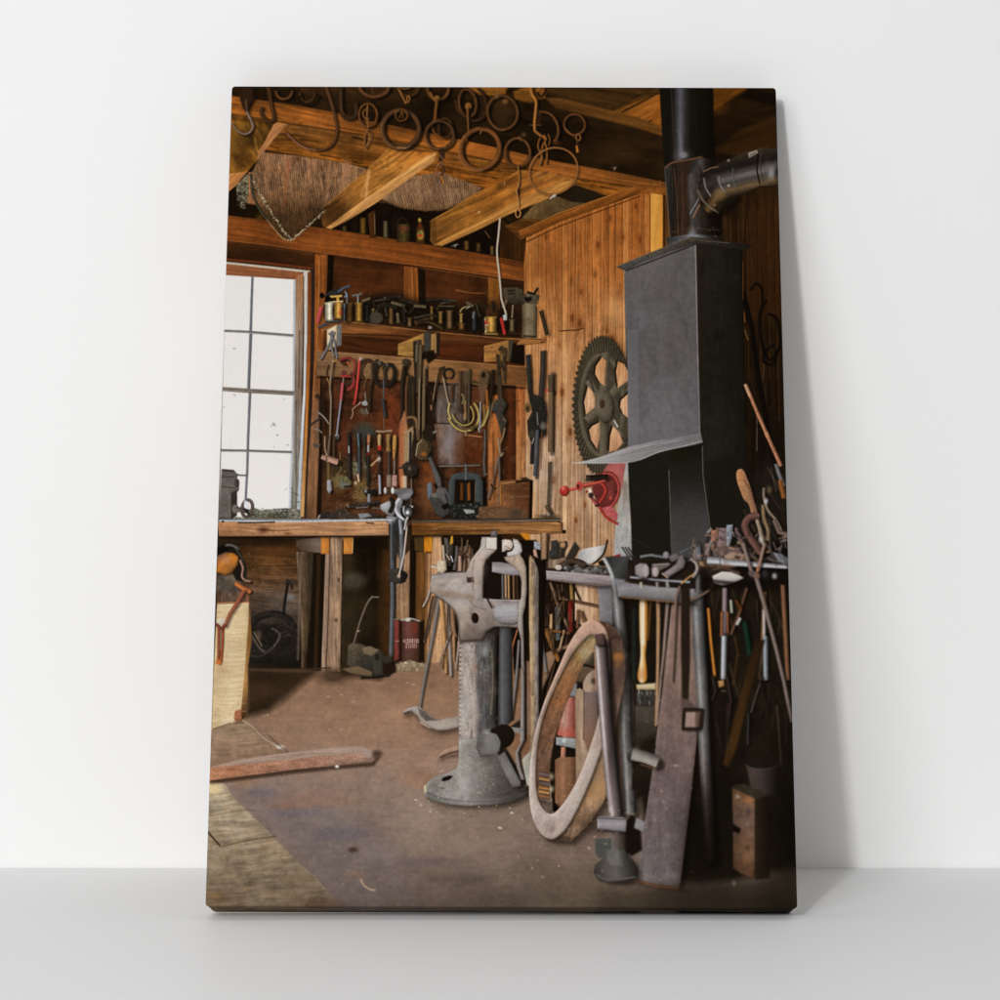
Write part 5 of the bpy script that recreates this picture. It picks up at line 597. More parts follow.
F("529,557 534,560 537.5,567 539,576 539,700 538,790 531,790 531,700 529,620 529,575",G(529,0,539,0,(158,132,98),(164,138,104),(128,118,112),(112,104,102)),soft=.5,n=.08,cl=.12,t=(90,40,2,.2),sh=(3,0,.7,1.5)); F("539,566 546,575 545,620 541,700 541,760 539,780 538.5,600",(20,14,9),soft=.7); F("520,540 536,540 546,556 546,575 540,572 534,558 526,552",(22,16,11),soft=.8); F("527,776 538,760 540,785 530,792",(40,32,24),soft=1,a=.6); F("522,760 531,750 531,785 527,786",(160,156,144),soft=.7,cl=.2)
patina("514,556 524,560 527,590 524,616 524.5,740 518,753 525,780 517,768 515,753 521,740 521,640 518,604 521,582 513,566",60,((70,58,50),(204,194,184),(110,92,78)),(75,105),(3,12),(.6,1.2),.5,6); patina("529,557 537,567 539,576 539,790 531,790 529,620",60,((96,78,58),(190,166,128),(80,74,72)),(80,100),(4,20),(.6,1.8),.5,7,blot=14)
S("526.8,566 527.6,590 526,612 526,740",1,(20,14,10),a=.8,cv=1)
# rail with things lying on it
F("546,560 613,568 613,576 546,570",(50,40,32),soft=.7); F("541.5,533 548,533 547,559 541,560",G(541,0,548,0,(120,92,66),(168,134,104),(80,60,44)),soft=.6,n=.15,sh=SH); F("551,541 557,540 559,547 559,558 549,559 549,552 551,549",(56,54,52),soft=.6,n=.15,sh=SH,bev=.2); F("560,542 567,541 568,546 565,552 565,558 560,558 561,550",(44,40,36),soft=.6,n=.2); F(E(563,545,2.6,3),(170,126,86),soft=.7); F("565,559 575,541.5 580,548 576,556 572,562",(52,46,38),soft=.6); S("575.5,541.5 580.5,549",1,(120,110,96),a=.6); F("534,541 540,543 541,550 534,549",(150,156,164),n=.3,soft=.7); F("533,550 536,549 538,558 534,556",(196,150,130),soft=.6)
F("578,553 583,549 605,545 607,545 604,554 596,562 586,565 577,560",G(578,0,606,0,(150,148,144),(196,192,186),(206,202,196),(150,146,140)),soft=.5,n=.06,cl=.08); S("607.5,540 604,553 598,560 593,564",1.8,(40,30,24),cv=1); F("598,562 612,556 612,566 600,566",(30,22,18),soft=.8)
F("548,561 565,558 565,569 548,568",(120,100,80),soft=.6,n=.12); F("553,560 557,560 557,568 553,568",(150,134,110),soft=.6); S("558,567.5 568,562 576,561 584,564",5.4,(70,54,44),cv=1,sh=SH); F(E(558.5,567.5,3.4,2.8),(190,178,168),soft=.6)
r=np.random.RandomState(9)
for i in range(90):
    x=r.uniform(564,611); y=r.uniform(565,572)+(x-564)*.045; q=r.uniform(.8,2); k=r.uniform(.4,1.3); F(E(x,y,q*1.4,q,r.uniform(-40,40),7),[v*k for v in (112,110,108)],soft=.4)
F("546,570.5 580,573 613,576.5 615,586 600,586.5 570,583 546.5,580",G(0,570,0,586,(168,158,158),(150,140,140),(128,118,118)),soft=.5,n=.07,t=(5,20,1.5,.15),sh=(0,2,.5,1.5)); S("548,579.5 580,583 612,586",1.2,(110,84,70),a=.7)
D(622,605,642,690,.6,4,(30,27,22))
S("617,586 620,620 625,680 626,730 629,780 630,812",12.5,(104,103,102),cv=1,sh=(4,1,.6,2),cl=.2,n=.09,spec=.35,shd=1)
# hole contents behind the ring
F("560,650 612,640 612,800 553,812 549,770 556,720",(27,20,14),soft=.8); F("585,655 596,652 596,666 580,668",(60,52,40),soft=.8,n=.3); F("573,664 597,668 597,682 575,682",(92,74,56),soft=1,cl=.2); S("580,664 596,668",2,(30,24,18)); S("579,666 578,674",3,(34,28,22))
F("569,686 577,683 577,697 569,696",(118,124,130),soft=.6); F("557,735 561,712 566,700 570,697 576,697 576,738 566,738",G(557,0,576,0,(150,74,60),(176,136,122),(146,92,80),(110,54,44)),soft=.6,n=.08,t=(100,20,2,.3)); D(558,728,576,738,.6,3,(186,84,68)); F("556,737 576,738.5 577,749 556,745",(138,142,142),soft=.5,n=.06,sh=(0,2,.5,1)); D(562,738,566,743,.8,1,(200,202,200)); S("563.5,747 563,759",5,(176,120,96))
F("555,760 560,757 576,757 577,806 562,812 555,802",G(555,0,578,0,(124,86,62),(146,106,80),(122,86,62),(76,52,36)),soft=.6,n=.06,t=(90,20,2,.1)); F("583,690 583,683 587,675 592,670.5 597,670 598,735 590,770 584,790 576,790 575,690 580,688",G(575,0,598,0,(140,116,94),(164,140,118),(150,128,108),(108,88,82)),soft=.6,cl=.12,t=(90,24,2,.15)); F("584,692 596,692 600,740 590,760 584,740",G(0,690,0,740,(106,92,94),(120,90,72)),soft=.7,a=.85); D(591,678,598,684,.8,1.5,(50,40,34)); S("584,690 583.5,740",1,(80,62,54),a=.8); D(548,773,554,780,.7,2,(190,176,140)); D(549,786,554,792,.7,2,(210,196,160)); D(552,805,560,815,.8,3)
# ring: outer surface, inner surface, face
I_="593,634 585,638 576,648 567.5,661 556,684 547,705 541.5,722 537,745 535.5,765 535.5,785 538,800 544,810.5 551,814 558,810 570,794 582,770 591,745 597,725 602,700 605,675 606,655 602,642"
H_="599,652 591,654 583,665 575,684 568,700 561,720 553,745 550,770 549.5,790 552,806 554,812 558,810 570,794 582,770 591,745 597,725 602,700 605,675 606,660"
HC_=cat(P(I_),True)
F("592,621 604,622 614,627 621,636 625,650 626,670 624,690 618,715 614,745 613,782 602,806 586,828 571,842 553,841 546,838",G(0,625,0,840,(78,56,44),(100,76,64),(112,88,78),(142,112,88),(158,126,96),(140,112,90)),soft=.7,cl=.2,n=.1,sh=(4,2,.6,4),t=(100,30,3,.2),holes=(HC_,)); F("609,630 622,645 624,670 618,690 610,700",(86,66,58),soft=2,a=.6); D(612,652,624,662,.7,2,(164,106,50)); D(614,662,621,668,.5,2,(150,96,56)); S("606,624 616,630 622,640",1.2,(140,112,98),cv=1,a=.6); S("608,640 617,637 624,640",3,(60,42,34),cv=1,a=.6,soft=1); D(585,780,606,800,.5,4,(150,112,66)); D(588,772,596,784,.4,2.5,(96,88,90)); D(580,812,612,836,.6,6,(60,46,36)); F("597,740 606,738 606,800 596,810 590,800",(158,124,88),soft=2,a=.4,cl=.3); D(554,836,575,843,.6,1.6,(60,48,38)); specks(560,780,608,836,60,(176,148,116),(.4,1.1),.5,84)
F(I_,G(0,640,0,814,(138,120,88),(146,108,74),(134,92,62),(118,84,62),(108,82,66),(106,78,60),(110,96,90)),cv=1,holes=(H_,),soft=.6,n=.12,cl=.22,t=(115,20,2,.2)); D(578,646,592,662,.5,3,(182,170,134)); D(574,652,582,662,.5,2,(140,112,60)); D(560,672,574,690,.4,4,(176,116,72))
patina(I_,150,((84,58,42),(190,140,96),(120,84,60),(170,130,110)),(95,125),(2,9),(.7,2),.45,8,1,(H_,),60)
for y,c in((774,(110,96,100)),(779,(190,140,80)),(783,(96,84,90)),(788,(190,130,66)),(792,(206,150,90)),(796,(150,100,60)),(803,(86,72,70))): S([(539,y-1),(544,y),(549,y+1)],3,c,a=.75,soft=.8)
specks(540,660,580,810,40,(90,70,56),(.4,1),.0,85)
F("591,620 583,624 575,634 567,648 560,664 551,685 543,705 536,728 531,755 529,780 530,805 534,822 541,834 549,839 556,838 566,829 576,812 588,786 598,760 604,740 607,715 609,690 610.5,665 609.5,645 606,630 599,622",G(0,620,0,840,(192,154,134),(184,150,132),(178,146,128),(170,150,138),(168,152,143),(180,165,156),(184,170,162),(172,154,145)),cv=1,holes=(I_,),soft=.6,n=.06,cl=.08,sh=(1.5,2,.45,1.5),t=(110,20,2,.08)); patina("591,620 583,624 575,634 567,648 560,664 551,685 543,705 536,728 531,755 529,780 530,805 534,822 541,834 549,839 556,838 566,829 576,812 588,786 598,760 604,740 607,715 609,690 610.5,665 609.5,645 606,630 599,622",200,((110,84,72),(214,194,180),(140,104,84),(180,160,152)),(95,135),(2,10),(.6,1.8),.26,9,1,(I_,),50)
S(cat(P(I_),True),1,(206,182,166),closed=1,a=.4,shd=0)
S("581,628 568,650 552,686",1,(216,190,170),cv=1,a=.5); D(545,822,556,832,.3,2,(150,130,128)); D(600,628,606,642,.5,2,(200,160,140))
# heavy frame pipes
F("604,557 630,556 632,580 618,585 612,575",G(606,560,630,575,(44,44,42),(70,72,72),(40,38,34)),soft=.7)
S("604,558 611,572 616,590",4,(176,178,178),cv=1,soft=.8); F("612,578 625,580 624,592 614,592",(128,128,132),soft=1.2)
F("628,596 700,606 700,735 655,740 640,790 632,790 634,700",(28,22,15),soft=1,cl=.2)
S("634,608 634,680",4,(36,56,52),a=.5,soft=1); F("635,706 658,706 656,740 650,790 636,800",G(0,706,0,800,(70,64,56),(44,38,30),(26,20,14)),soft=.8,cl=.2); F("636,692 657,691 657,706 636,706",(54,50,46),soft=.7,n=.3); clutter(637,691,656,704,40,((220,216,208),(160,156,150),(40,36,32)),(45,110),(2,5),(.6,1.1),.85,12); F("636,684.5 656,683 656,690 637,690",(206,186,146),soft=.6,n=.08,bev=.2)
F("640,597 647,597 647.5,625 646.5,645 645.5,655 647,672 646.5,680 643,683 639,681.5 637.5,675 640,660 640.5,650 639.5,630",G(638,0,648,0,(182,116,36),(226,210,180),(212,150,62),(150,92,30)),cv=1,soft=.5,n=.04); S("643.5,600 643.6,645",2,(236,232,222),a=.8,shd=0); D(638,668,646,680,.4,2,(170,100,60))
S("651,600 648,640",3,(110,70,34),a=.7); S("658,598 658.5,620 658,660 657,700 656,726",4.4,(172,134,98),sh=(1.5,0,.5,1),w2=2.6); S("668,598 664,650 659,700 657,725",3.8,(140,120,112),sh=(1.5,0,.5,1),w2=2); S("673,600 668,640 662,680",1.4,(60,48,40))
F("640,740 700,720 700,590 810,590 810,868 770,873 735,880 700,884 660,880 640,800",(30,24,17),soft=4,cl=.3); D(640,770,700,880,.4,6,(20,16,10))
clutter(712,590,790,740,40,((70,56,44),(84,56,28),(46,40,32),(98,78,60)),(65,115),(14,60),(1,3.6),.6,15,.9)
# leaning plate with strap and buckle
F("672,604 692,604 696,640 698,690 697,735 690,800 679,889 657,886 636,881 640,850 645,820 656,745 663,690 668,645",G(0,604,0,888,(134,108,97),(132,108,98),(120,99,92),(112,95,91),(102,89,88),(102,92,92),(106,99,99)),soft=.5,n=.09,cl=.12,sh=(5,2,.7,3),t=(95,20,2,.12)); patina("672,604 692,604 696,640 698,690 697,735 690,800 679,889 657,886 636,881 640,850 645,820 656,745 663,690",260,((84,70,68),(160,146,140),(116,92,84),(130,118,118)),(70,120),(2,8),(.8,2.2),.2,10,blot=90)
S("636.5,881 657,886 678.5,888.5",2.6,(130,82,52),rough=.4); S("672,606 663,690 656,745",1.2,(190,164,148),a=.6); S("697,736 690,800 680,884",1.2,(150,118,100),a=.5); specks(645,700,694,880,60,(176,164,158),(.4,1.1),.55,86); specks(645,700,694,880,60,(84,68,66),(.4,1),.4,87); D(673,764,679,767,.5,.7,(176,168,164)); D(660,790,662.5,792,.6,.6,(184,178,172)); D(640,866,650,880,.4,4,(150,150,156)); D(636,810,646,830,.0,2)
S("632,754 645,757 658,762",12,(140,133,125),n=.08,hi=-.5,sh=(1,3,.6,1.5),cl=.1); D(630,748,640,760,.4,3,(176,174,168)); S("640,764 656,769",1.4,(140,96,70),a=.8)
patina("612,590 622,584 636,690 633,810 623,810 620,700",60,((60,60,60),(150,148,144),(90,80,74)),(80,100),(3,14),(.6,1.6),.35,11,blot=16)
# steel bar, collar and bell foot
S("600.5,645 603,680 607,730 612,780 616,816",13.5,(122,110,108),spec=.5,hi=-.5,sh=(4,1,.65,2),shd=.9,cl=.06,w2=14.5); S("597,650 601,700 606,760 610,812",1.6,(196,196,204),a=.55,shd=0,soft=.8); S("595,650 596,690",1.6,(190,140,110),a=.7); F("595,634.5 603.5,633 605,645 596,646",(92,70,66),soft=.6,n=.1,sh=SH,bev=.25); D(606,690,614,800,.35,3,(30,20,18))
F("614,830 632,815 640,822 642,850 632,856 622,850",(24,19,14),soft=1.2); F("636,818 645,822 643,832 634,828",(130,130,132),soft=.6); F("595,839 612,838 612,856 598,858 595,852",(78,80,76),soft=.8,n=.1); F("611,830 626,832 626,851 612,852",G(611,0,626,0,(110,104,100),(86,76,68),(40,34,30)),soft=.6,n=.1); F("597,818.5 600,816 622,817 627,819 626,832 597.5,829",G(0,816,0,832,(112,108,110),(150,146,150),(120,116,120)),soft=.5,n=.07,sh=(1,2,.5,1.5)); S("598,818 626,819.5",1,(80,76,78))
F("609,850 625,849 628,856 634,862 638,870 637.5,878 626,882 610,882.5 598,880 593.5,873 595,865 603,858",G(594,0,638,0,(54,52,48),(84,82,79),(98,96,93),(60,58,54),(34,31,28)),soft=.6,n=.08,cl=.1,sh=(3,2,.5,2),bev=.2); F("606,850 618,848 623,866 612,866 607,860",(124,123,119),soft=1.5,a=.4); S("595,874 610,880 636,877",1.6,(110,112,112),cv=1,a=.7); D(610,880,640,886,.5,2)
# right-hand pipe and top rail
S("697,575 698.5,620 703,700 705.5,760 712,862",13.5,dict(p=((0,600),(0,862)),c=((104,104,104),(102,101,100),(88,85,84),(58,50,46),(30,22,15)),t=(0,.4,.6,.8,1)),cv=1,sh=(4,1,.7,2),cl=.15,n=.08,shd=1.05,spec=.3,w2=12)
F("628,592 628,560 696,558 696,592",(34,27,21),soft=.8,cl=.3); F("617,581 630,583 660,587 695,589 697,603 660,601 640,598.5 618,597",G(0,581,0,602,(112,110,112),(142,140,144),(124,122,124),(100,96,94)),soft=.6,n=.06,cl=.1,sh=(0,3,.6,1.5)); S("622,597 660,601 690,603",1.6,(150,110,76),a=.8); S("630,577 660,580 690,582",2.4,(160,162,168)); F("635,566 640,563 646,563.5 649,568 649,575 646,578 640,578.5 635,574",(152,142,142),n=.1,soft=.6,bev=.25,sh=SH); F(E(646,571,3,6.4),(164,156,158),soft=.6); F("651,569 654,564 668,563 670,566 660,571 658,577 652,577",(112,98,92),n=.12,soft=.6,sh=SH); F(E(655.5,572,3,5),(172,160,156),soft=.6); F("662,574 676,564 679,556 683,555 686,562 684,568 668,578",G(662,0,686,0,(150,140,140),(116,106,106)),n=.1,soft=.6,sh=SH,bev=.25); S("662,573 668,578",1.8,(190,160,140)); S("652,565 670,564",1.6,(150,144,140)); S("640,557 652,555 664,557",3,(110,112,112),n=.2); F(E(666,555,3,3.6),(140,138,142),soft=.7); F("668,557 676,553 680,558 672,562",(104,100,102),soft=.6); S("680,553 690,548 694,546",2,(92,94,98)); S("641,582 641.5,588",3,(180,170,150)); S("657,582 657.5,588",3,(150,140,134)); S("667,582 668,587",3.4,(150,146,140))
S("691,559 696,563 697,570 693,577",3.4,(160,150,144),cv=1,sh=SH); S("680,586 676,600 674,640 672,680",2.6,(128,104,94),cv=1,sh=SH); S("681,584 688,578 694,574",1.8,(200,150,90)); S("682,598 690,600 700,596 709,590 712,584 711,580",2.6,(112,94,82),cv=1,sh=(1,2,.5,1)); S("691,597 684,600",3,(150,120,100))
F("694,543 700,544 702,560 695,560",(110,114,122),soft=.6,n=.08,sh=SH); F("705,544 710,543 710,556 705,558",(134,104,96),soft=.6,sh=SH); F("711,530 716.5,530 717,543 711,544",(178,120,96),soft=.6,bev=.2); F("719,528 727,528 726,545 714,552 712,546 718,540",(128,106,108),soft=.6,n=.08,sh=SH); F("726.5,525 733,524.5 732,538 729,548 726,547",(132,140,150),soft=.5,n=.06,sh=(2,0,.6,1)); S("736,528 739,538 746,546",3.6,(98,78,76),cv=1); F("712,548 726,546 744,548 740,556 714,558",(100,82,78),soft=.7,cl=.2,n=.15); F("724,556 732,552 744,554 742,560 726,561",(154,130,110),soft=.7)
F("700,566 790,572 792,590 700,590",(22,17,12),soft=1,a=.85)
clutter(692,530,786,562,90,((120,112,112),(84,68,62),(146,136,128),(50,42,38),(150,120,96)),(0,180),(4,14),(1,3.6),.85,33,.6)
S("707,560 722,561 723,562 750,564 790,567",7.6,(160,160,164),hi=-.3,n=.06,sh=(0,3,.6,1.5),spec=.2,w2=4); S("720,557 720,566",1,(96,96,100)); F("772,552 782,554 790,560 790,566 778,562",(120,122,130),soft=.8); D(722,562,730,568,.4,1.5,(120,80,60))
F("712,576 722,571.5 731,572 738,574.5 744,578 738,581 730,584 722,585.5 714,583",G(0,571,0,586,(196,190,184),(184,178,172),(120,114,110)),soft=.6,n=.05,sh=(1,2,.5,1)); S("712,570 724,568 740,573",2.4,(84,66,54)); D(772,573,777,579,.9,1.3,(170,170,170)); D(762,570,768,578,.5,2,(70,80,84)); S("704,580 740,584 790,580",3,(18,14,10),a=.7,soft=1)
F("681,586 690,587 690,660 688.5,700 682,700 681,650",(38,30,22),soft=.8,n=.1); F("681,698 689,700 694,706 700,708 681,710",(84,70,64),soft=1.2); S("684,709.5 702,710 700,729 683,729 684,709.5",3,(38,28,22),soft=.6,sh=(1.5,1.5,.4,1)); F("686,712.5 695.5,712 695,727 685,727",(150,126,118),soft=.5); S("698.5,712 698,727",2.4,(96,72,60)); S("703.5,709 702,729",2,(38,28,22),soft=.6)
# tangle of handles and tongs
clutter(742,478,788,560,34,((52,46,40),(86,72,58),(30,24,18),(120,104,86)),(50,80),(12,40),(1,2.6),.6,14,.8)
F("736.5,472 740,469 744,471 748,480 751.5,490 754,500 757.5,513 752,515 748.5,504 744,499.5 740,490 737,481",G(737,0,757,0,(176,128,86),(160,116,84),(128,90,66)),cv=1,soft=.6,n=.12,sh=(2,1,.5,1)); D(739,470,744,480,.4,1.5,(196,120,66)); S("744,480 752,494",1.6,(112,82,60),a=.7)
S("757,516 749,518 745,525 748,534 756,546 760,552",7.5,(98,70,62),cv=1,sh=SH,n=.12,spec=.1); S("757,520 760,530 762,540 765,547",4,(146,130,114),cv=1); D(758,536,763,543,.7,1.2,(190,180,170)); S("763,505 764,518 768,530 768,540",4,(124,102,78),cv=1,soft=.7); S("764,488 764,497 768,510 776,520 782,532",3,(122,108,94),cv=1,sh=SH); D(764,498,768,504,.8,1.3,(196,196,200)); S("774,520 779,532 788,534",4,(110,92,84),soft=.7); S("776,464 779,474 784,486",4,(130,130,136),soft=.7,a=.8); S("780,480 784,498",5,(128,82,40),soft=.8); D(766,486,772,494,.6,1.5,(120,100,76)); S("752,520 746,546",1,(40,30,26),a=.5)
S("743,543 748,560 752,573",4,(124,106,102),cv=1,sh=SH,spec=.1); S("764,546 761,558 758,571",3.6,(144,118,106),sh=SH); S("758,566 757.5,572",3,(170,110,76)); F(E(753,574,5,3.4,20),(88,76,76),soft=.6)

for s,w_,c,k in(("725,588 724.5,636",5.4,(138,118,124),0),("721.6,612 721.2,636",1.8,(190,112,58),0),("727.6,612 728,636",1.6,(190,112,58),0),("724.3,636 723.5,679",6.2,(150,152,156),1),("708.5,608 711,640 715,676",3.4,(176,112,44),1),("747,588 740,612 731,635",3,(98,70,54),0),("765,592 763,640",4.4,(128,92,46),0),("764,610 764.5,640",3.6,(176,164,160),0),("765.5,636 766,680",5.6,(122,128,136),1),("783,585 786,640 788,680",5,(122,84,60),0),("745,622 748,640 750,655",6,(24,46,34),0),("731,600 732,613",3.2,(164,166,150),0),("740.5,618 737,625",3.6,(180,182,176),0),("736,600 742,610",3,(96,54,20),0),("757,600 758,620",2,(60,46,30),0),("712,676 716,690 712,700",1.8,(60,52,46),0),("727,676 731,700 729,718",2.6,(62,46,38),0),("762,678 756,696 751,713",2,(82,74,66),0),("748.5,714 748,745",2.4,(56,56,56),0),("760,680 768,710",1.6,(40,34,28),0)): S(s,w_,c,sh=(2,0,.6,1.2),spec=.25*k,soft=.7,shd=.95)
F("755,640 765,640 748,700 736,750 728,768 723,764 734,720",G(750,640,726,764,(40,27,15),(62,42,20),(96,62,28)),soft=1.2,t=(105,30,2,.2)); F("718,681 724,680 724,686 719,687.5",(196,146,90),soft=.6); D(721,690,726,692,.7,.8,(120,112,100))
S("755.5,575 764,603 776,648 784,682 792,722",4.6,(118,104,98),sh=(2,0,.6,1),spec=.15,w2=3.4); F(E(757,576,3,3.4),(110,86,76),soft=.6)
F("746,765 778,762 775,795 752,792",G(746,0,778,0,(66,56,52),(72,62,58),(34,28,24)),soft=.9,cl=.12); F(E(762,764,16,5),(30,25,20),soft=.9); S(E(762,764,16,5,0,20,0,180),1.4,(92,80,72),a=.7); F("700,745 800,745 800,900 700,900",(14,11,7),soft=6,a=.0)
F("731,786 744,783.5 770,796 755,799.5",(56,48,38),soft=.8); F("732,787 755,799 755,880 742,874 733,868 733,832 739,832 733,824",G(0,787,0,880,(128,90,60),(112,88,78),(114,84,62),(106,76,52)),soft=.7,cl=.3,n=.1); F("755,799 769,796 770,878 755,880",G(755,0,770,0,(44,34,24),(28,21,14)),soft=.8); D(735,794,740,799,.8,1.2,(190,176,160)); D(746,808,751,816,.6,1.5,(60,54,60)); D(744,796,754,804,.5,2,(160,106,62)); F("733,824 741,829 739,834 733,830",(20,14,10),soft=.6); D(746,845,750,852,.5,1.2,(64,48,38))
# deep shade at the lower right
for a in((680,790,734,900,.55,16),(768,740,815,925,.85,18),(650,890,720,915,.35,10),(690,880,810,925,.5,20),(714,700,740,850,.5,12),(640,760,660,800,.0,3)): D(*a,(15,12,7))
F("600,892 690,882 740,882 800,866 800,930 600,930",(42,35,26),soft=8,a=.6); D(732,880,736,886,.8,1,(110,96,84)); D(760,893,800,925,.5,10,(28,22,14)); D(500,860,640,920,.3,18,(80,70,58))
r=np.random.RandomState(4)
for i in range(60):
    x=r.uniform(420,640); y=r.uniform(800,890) if i%3 else r.uniform(800,826); q=r.uniform(.4,1.1); F(E(x,y,q*1.5,q,r.uniform(-40,40),7),(176,156,134),soft=.4,a=r.uniform(.2,.7))
for x,y,w_ in((500,828,3),(512,813,2.6),(479,807,1.4),(589,848,1.6),(416,800,2),(421,805,1.6),(430,812,1.6),(437,812,1.2),(559,866,1.4),(510,808,1.3)): F(E(x,y,w_*.8,w_*.45,10,9),(190,178,158),soft=.5,n=.1)
# finishing: faint print noise
X,Y=np.meshgrid((np.arange(PW)+.5)/SC+OX,(np.arange(PH)+.5)/SC+OY); X=X.astype(np.float32); Y=Y.astype(np.float32)
_l=IMG.mean(-1,keepdims=True); _w=np.clip(1.5-_l/150.,.12,1)[...,0]
IMG*=(1+_w*(.07*vn(X*1.1,Y*1.1,1)+.09*cloud(X,Y,4.,2)+.12*cloud(X,Y,70.,3)))[...,None]
def _blur(a,r):
    for ax in(0,1):
        p_=np.pad(a,[(r,r) if k==ax else (0,0) for k in range(3)],mode='edge'); cs=np.cumsum(p_,axis=ax,dtype=np.float64); cs=np.concatenate([np.zeros_like(np.take(cs,[0],axis=ax)),cs],axis=ax)
        n_=a.shape[ax]; a=((np.take(cs,range(2*r+1,2*r+1+n_),axis=ax)-np.take(cs,range(n_),axis=ax))/(2*r+1)).astype(np.float32)
    return a
# the photograph's focus: the near right side is soft, the bench wall sharp
_f=np.clip((X-560)/90,0,1)*np.clip((Y-520)/60,0,1); _f=np.maximum(_f,np.clip((Y-820)/70,0,1)*.8)[...,None]; _g=np.clip((190-Y)/60,0,1)[...,None]*.5
IMG=IMG+.22*(IMG-_blur(IMG,2))*_w[...,None]*(1-_f); IMG=IMG*(1-_f*.85)+_blur(_blur(IMG,1),1)*_f*.85; IMG=IMG*(1-_g)+_blur(IMG,1)*_g
IMG*=(1+_w*_f[...,0]*.05*vn(X*1.1,Y*1.1,2))[...,None]
_l=IMG.mean(-1,keepdims=True); IMG=_l+(IMG-_l)*.95; IMG*=np.array((1.0,.98,.965),np.float32)*_w[...,None]+(1-_w[...,None]); IMG=np.clip(IMG,0,255)
_q=IMG/255.; IMG=np.clip(255*(_q+.18*(_q-.36)*_q*(1-_q)*(_q<.8)),0,255)
# ---------------- straighten the painted picture onto the canvas rectangle (the shapes above were traced in perspective)
TW,THT=1200,1800
uu,vv=np.meshgrid((np.arange(TW)+.5)/TW*W-W/2,(np.arange(THT)+.5)/THT*L)
z0=vv-L/2; lx=uu*cr-z0*sr; lz=uu*sr+z0*cr+L/2; ly=-TH
DD=L*SL+.0006-(ly*CL+lz*SL); ZZ=-ly*SL+lz*CL+.0003
px=500+CF*(XC+lx)/(CD-DD); py=CY+CF*(CH-ZZ)/(CD-DD)
gx=np.clip((px-OX)*SC-.5,0,PW-1.001); gy=np.clip((py-OY)*SC-.5,0,PH-1.001); xi=gx.astype(int); yi=gy.astype(int); fx=(gx-xi)[...,None]; fy=(gy-yi)[...,None]
T=(IMG[yi,xi]*(1-fx)+IMG[yi,xi+1]*fx)*(1-fy)+(IMG[yi+1,xi]*(1-fx)+IMG[yi+1,xi+1]*fx)*fy
lin=np.where(T/255.<=.04045,T/255./12.92,((T/255.+.055)/1.055)**2.4)
ILL=1.05; lin=np.clip((lin-.0022)/ILL,0,.92)
srgb=np.where(lin<=.0031308,lin*12.92,1.055*np.maximum(lin,1e-6)**(1/2.4)-.055)
img=bpy.data.images.new('printed_picture',TW,THT); img.colorspace_settings.name='sRGB'
buf=np.ones((THT,TW,4),np.float32); buf[...,:3]=srgb          # row 0 is the bottom row, as v grows upwards
img.pixels.foreach_set(buf.ravel()); img.update(); img.pack()
def print_mat(name,weave):
    m=mat(name,(.5,.5,.5),.8,.04); nt=m.node_tree; b=nt.nodes['Principled BSDF']
    t=nt.nodes.new('ShaderNodeTexImage'); t.image=img; t.interpolation='Linear'; t.extension='EXTEND'; nt.links.new(t.outputs[0],b.inputs['Base Color'])
    tc=nt.nodes.new('ShaderNodeTexCoord'); hs=[]
    for d in('X','Z'):
        wv=nt.nodes.new('ShaderNodeTexWave'); wv.bands_direction=d; wv.inputs['Scale'].default_value=260; wv.inputs['Distortion'].default_value=.6; wv.inputs['Detail Scale'].default_value=4
        nt.links.new(tc.outputs['Object'],wv.inputs['Vector']); hs.append(wv)
    mx=nt.nodes.new('ShaderNodeMath'); mx.operation='MULTIPLY'; nt.links.new(hs[0].outputs[1],mx.inputs[0]); nt.links.new(hs[1].outputs[1],mx.inputs[1])
    bp=nt.nodes.new('ShaderNodeBump'); bp.inputs['Strength'].default_value=weave; bp.inputs['Distance'].default_value=.0004
    nt.links.new(mx.outputs[0],bp.inputs['Height']); nt.links.new(bp.outputs[0],b.inputs['Normal']); return m
M_print=print_mat('printed_canvas',.25); M_back=mat('raw_canvas',(.72,.68,.6),.9,.1,(400,.3,.0005)); M_pine=mat('pine',(.62,.45,.27),.6,.3,(60,.2,.001),.05); M_steel=mat('staple_steel',(.5,.5,.52),.35,.5)
def uvp(u,v): return (u/W+.5, v/L)
def mirror(u,v,d):       # wrapped sides show the picture mirrored over the edge
    x=u; z=v
    if d>0:
        e=d
        if abs(u)>=W/2-.012 and 0.004<v<L-.004: x=math.copysign(W/2-e,u)
        if v<=.012 and abs(u)<W/2-.004: z=e
        if v>=L-.012 and abs(u)<W/2-.004: z=L-e
    return uvp(x,z)
N=6
rings=[(.0026,.0012,0.0),(.0030,.0003,.0005),(.0034,0,.0016),(.0060,0.0,.014),(.0080,0,.030),(.0085,0,TH)]
outl=[ring_pts(r,ins,N,top=.0026+.0008*k) for k,(r,ins,d) in enumerate(rings)]
P0=outl[0]
front_v=[loc(x,z,0) for x,z in P0]; front_uv=[uvp(x,z) for x,z in P0]; n=len(P0)
o=mesh('printed_picture',front_v,[tuple(range(n))],M_print,root,front_uv)
o['label']='printed scene of a timber workshop with hanging tools, window, gear wheel, grey stove and iron vise'
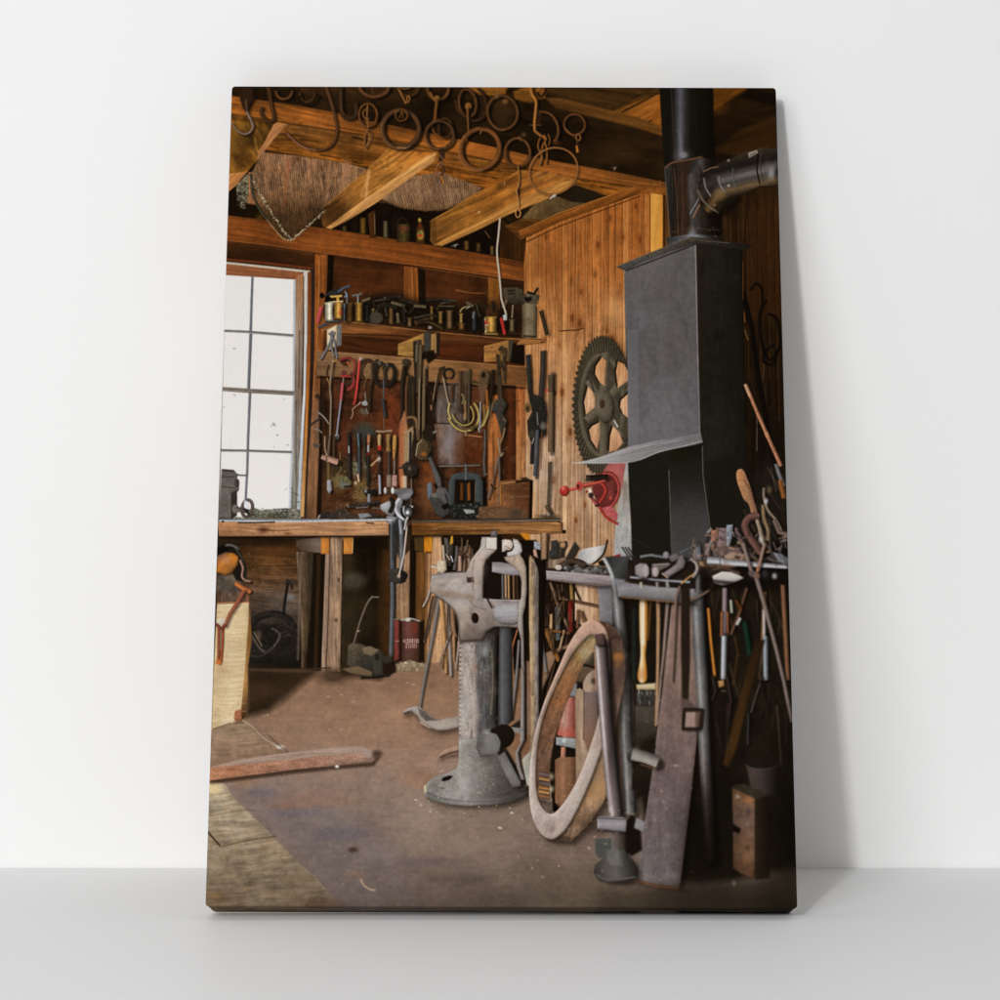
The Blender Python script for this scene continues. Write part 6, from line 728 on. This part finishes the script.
# the wrapped sides: right, top, left, bottom strips and the four folded corners
def strip(name,idx,label=None):
    V=[];U=[];Fc=[]
    for k,(r,ins,d) in enumerate(rings):
        for i in idx:
            x,z=outl[k][i%n]; V.append(loc(x,z,d)); U.append(mirror(x,z,d))
    m=len(idx)
    for k in range(len(rings)-1):
        for i in range(m-1): Fc.append((k*m+i,(k+1)*m+i,(k+1)*m+i+1,k*m+i+1))
    q=mesh(name,V,Fc,M_print,root,U,True)
    if label: q['label']=label
    return q
def span(i0,i1,c): return [i0]+([] if c<2 else [])+[i1]
K=N+1
def side(name,i0,i1,label):   # straight run subdivided
    V=[];U=[];Fc=[];m=25
    for k,(r,ins,d) in enumerate(rings):
        (x0,za),(x1,zb)=outl[k][i0%n],outl[k][i1%n]
        for j in range(m):
            t=j/(m-1); x=x0+(x1-x0)*t; z=za+(zb-za)*t; V.append(loc(x,z,d)); U.append(mirror(x,z,d))
    for k in range(len(rings)-1):
        for i in range(m-1): Fc.append((k*m+i,(k+1)*m+i,(k+1)*m+i+1,k*m+i+1))
    q=mesh(name,V,Fc,M_print,root,U,True); q['label']=label
side('wrapped_edge',N,K,'right wrapped edge of the canvas'); side('wrapped_edge',K+N,2*K,'top wrapped edge of the canvas'); side('wrapped_edge',2*K+N,3*K,'left wrapped edge of the canvas'); side('wrapped_edge',3*K+N,4*K,'dark bottom wrapped edge of the canvas')
for c in range(4): strip('folded_corner',list(range(c*K,c*K+N+1)),('lower right','upper right','upper left','lower left')[c]+' folded corner of the canvas')
# back: canvas turned over the stretcher bars, bars and staples (unseen from the front, there from the side)
def box(name,x0,x1,z0,z1,d0,d1,m):
    V=[loc(x,z,d) for d in(d0,d1) for x,z in((x0,z0),(x1,z0),(x1,z1),(x0,z1))]
    return mesh(name,V,[(0,1,2,3),(7,6,5,4),(0,4,5,1),(1,5,6,2),(2,6,7,3),(3,7,4,0)],m,root)
b=.045; h=W/2-.003
box('stretcher_bar',-h,h,.003,b,.003,TH-.0012,M_pine); box('stretcher_bar',-h,h,L-b,L-.003,.003,TH-.0012,M_pine)
box('stretcher_bar',-h,-h+b,b+.0005,L-b-.0005,.003,TH-.0012,M_pine); box('stretcher_bar',h-b,h,b+.0005,L-b-.0005,.003,TH-.0012,M_pine)
box('canvas_back',-h+b+.0005,h-b-.0005,b+.0005,L-b-.0005,.0012,.002,M_back)
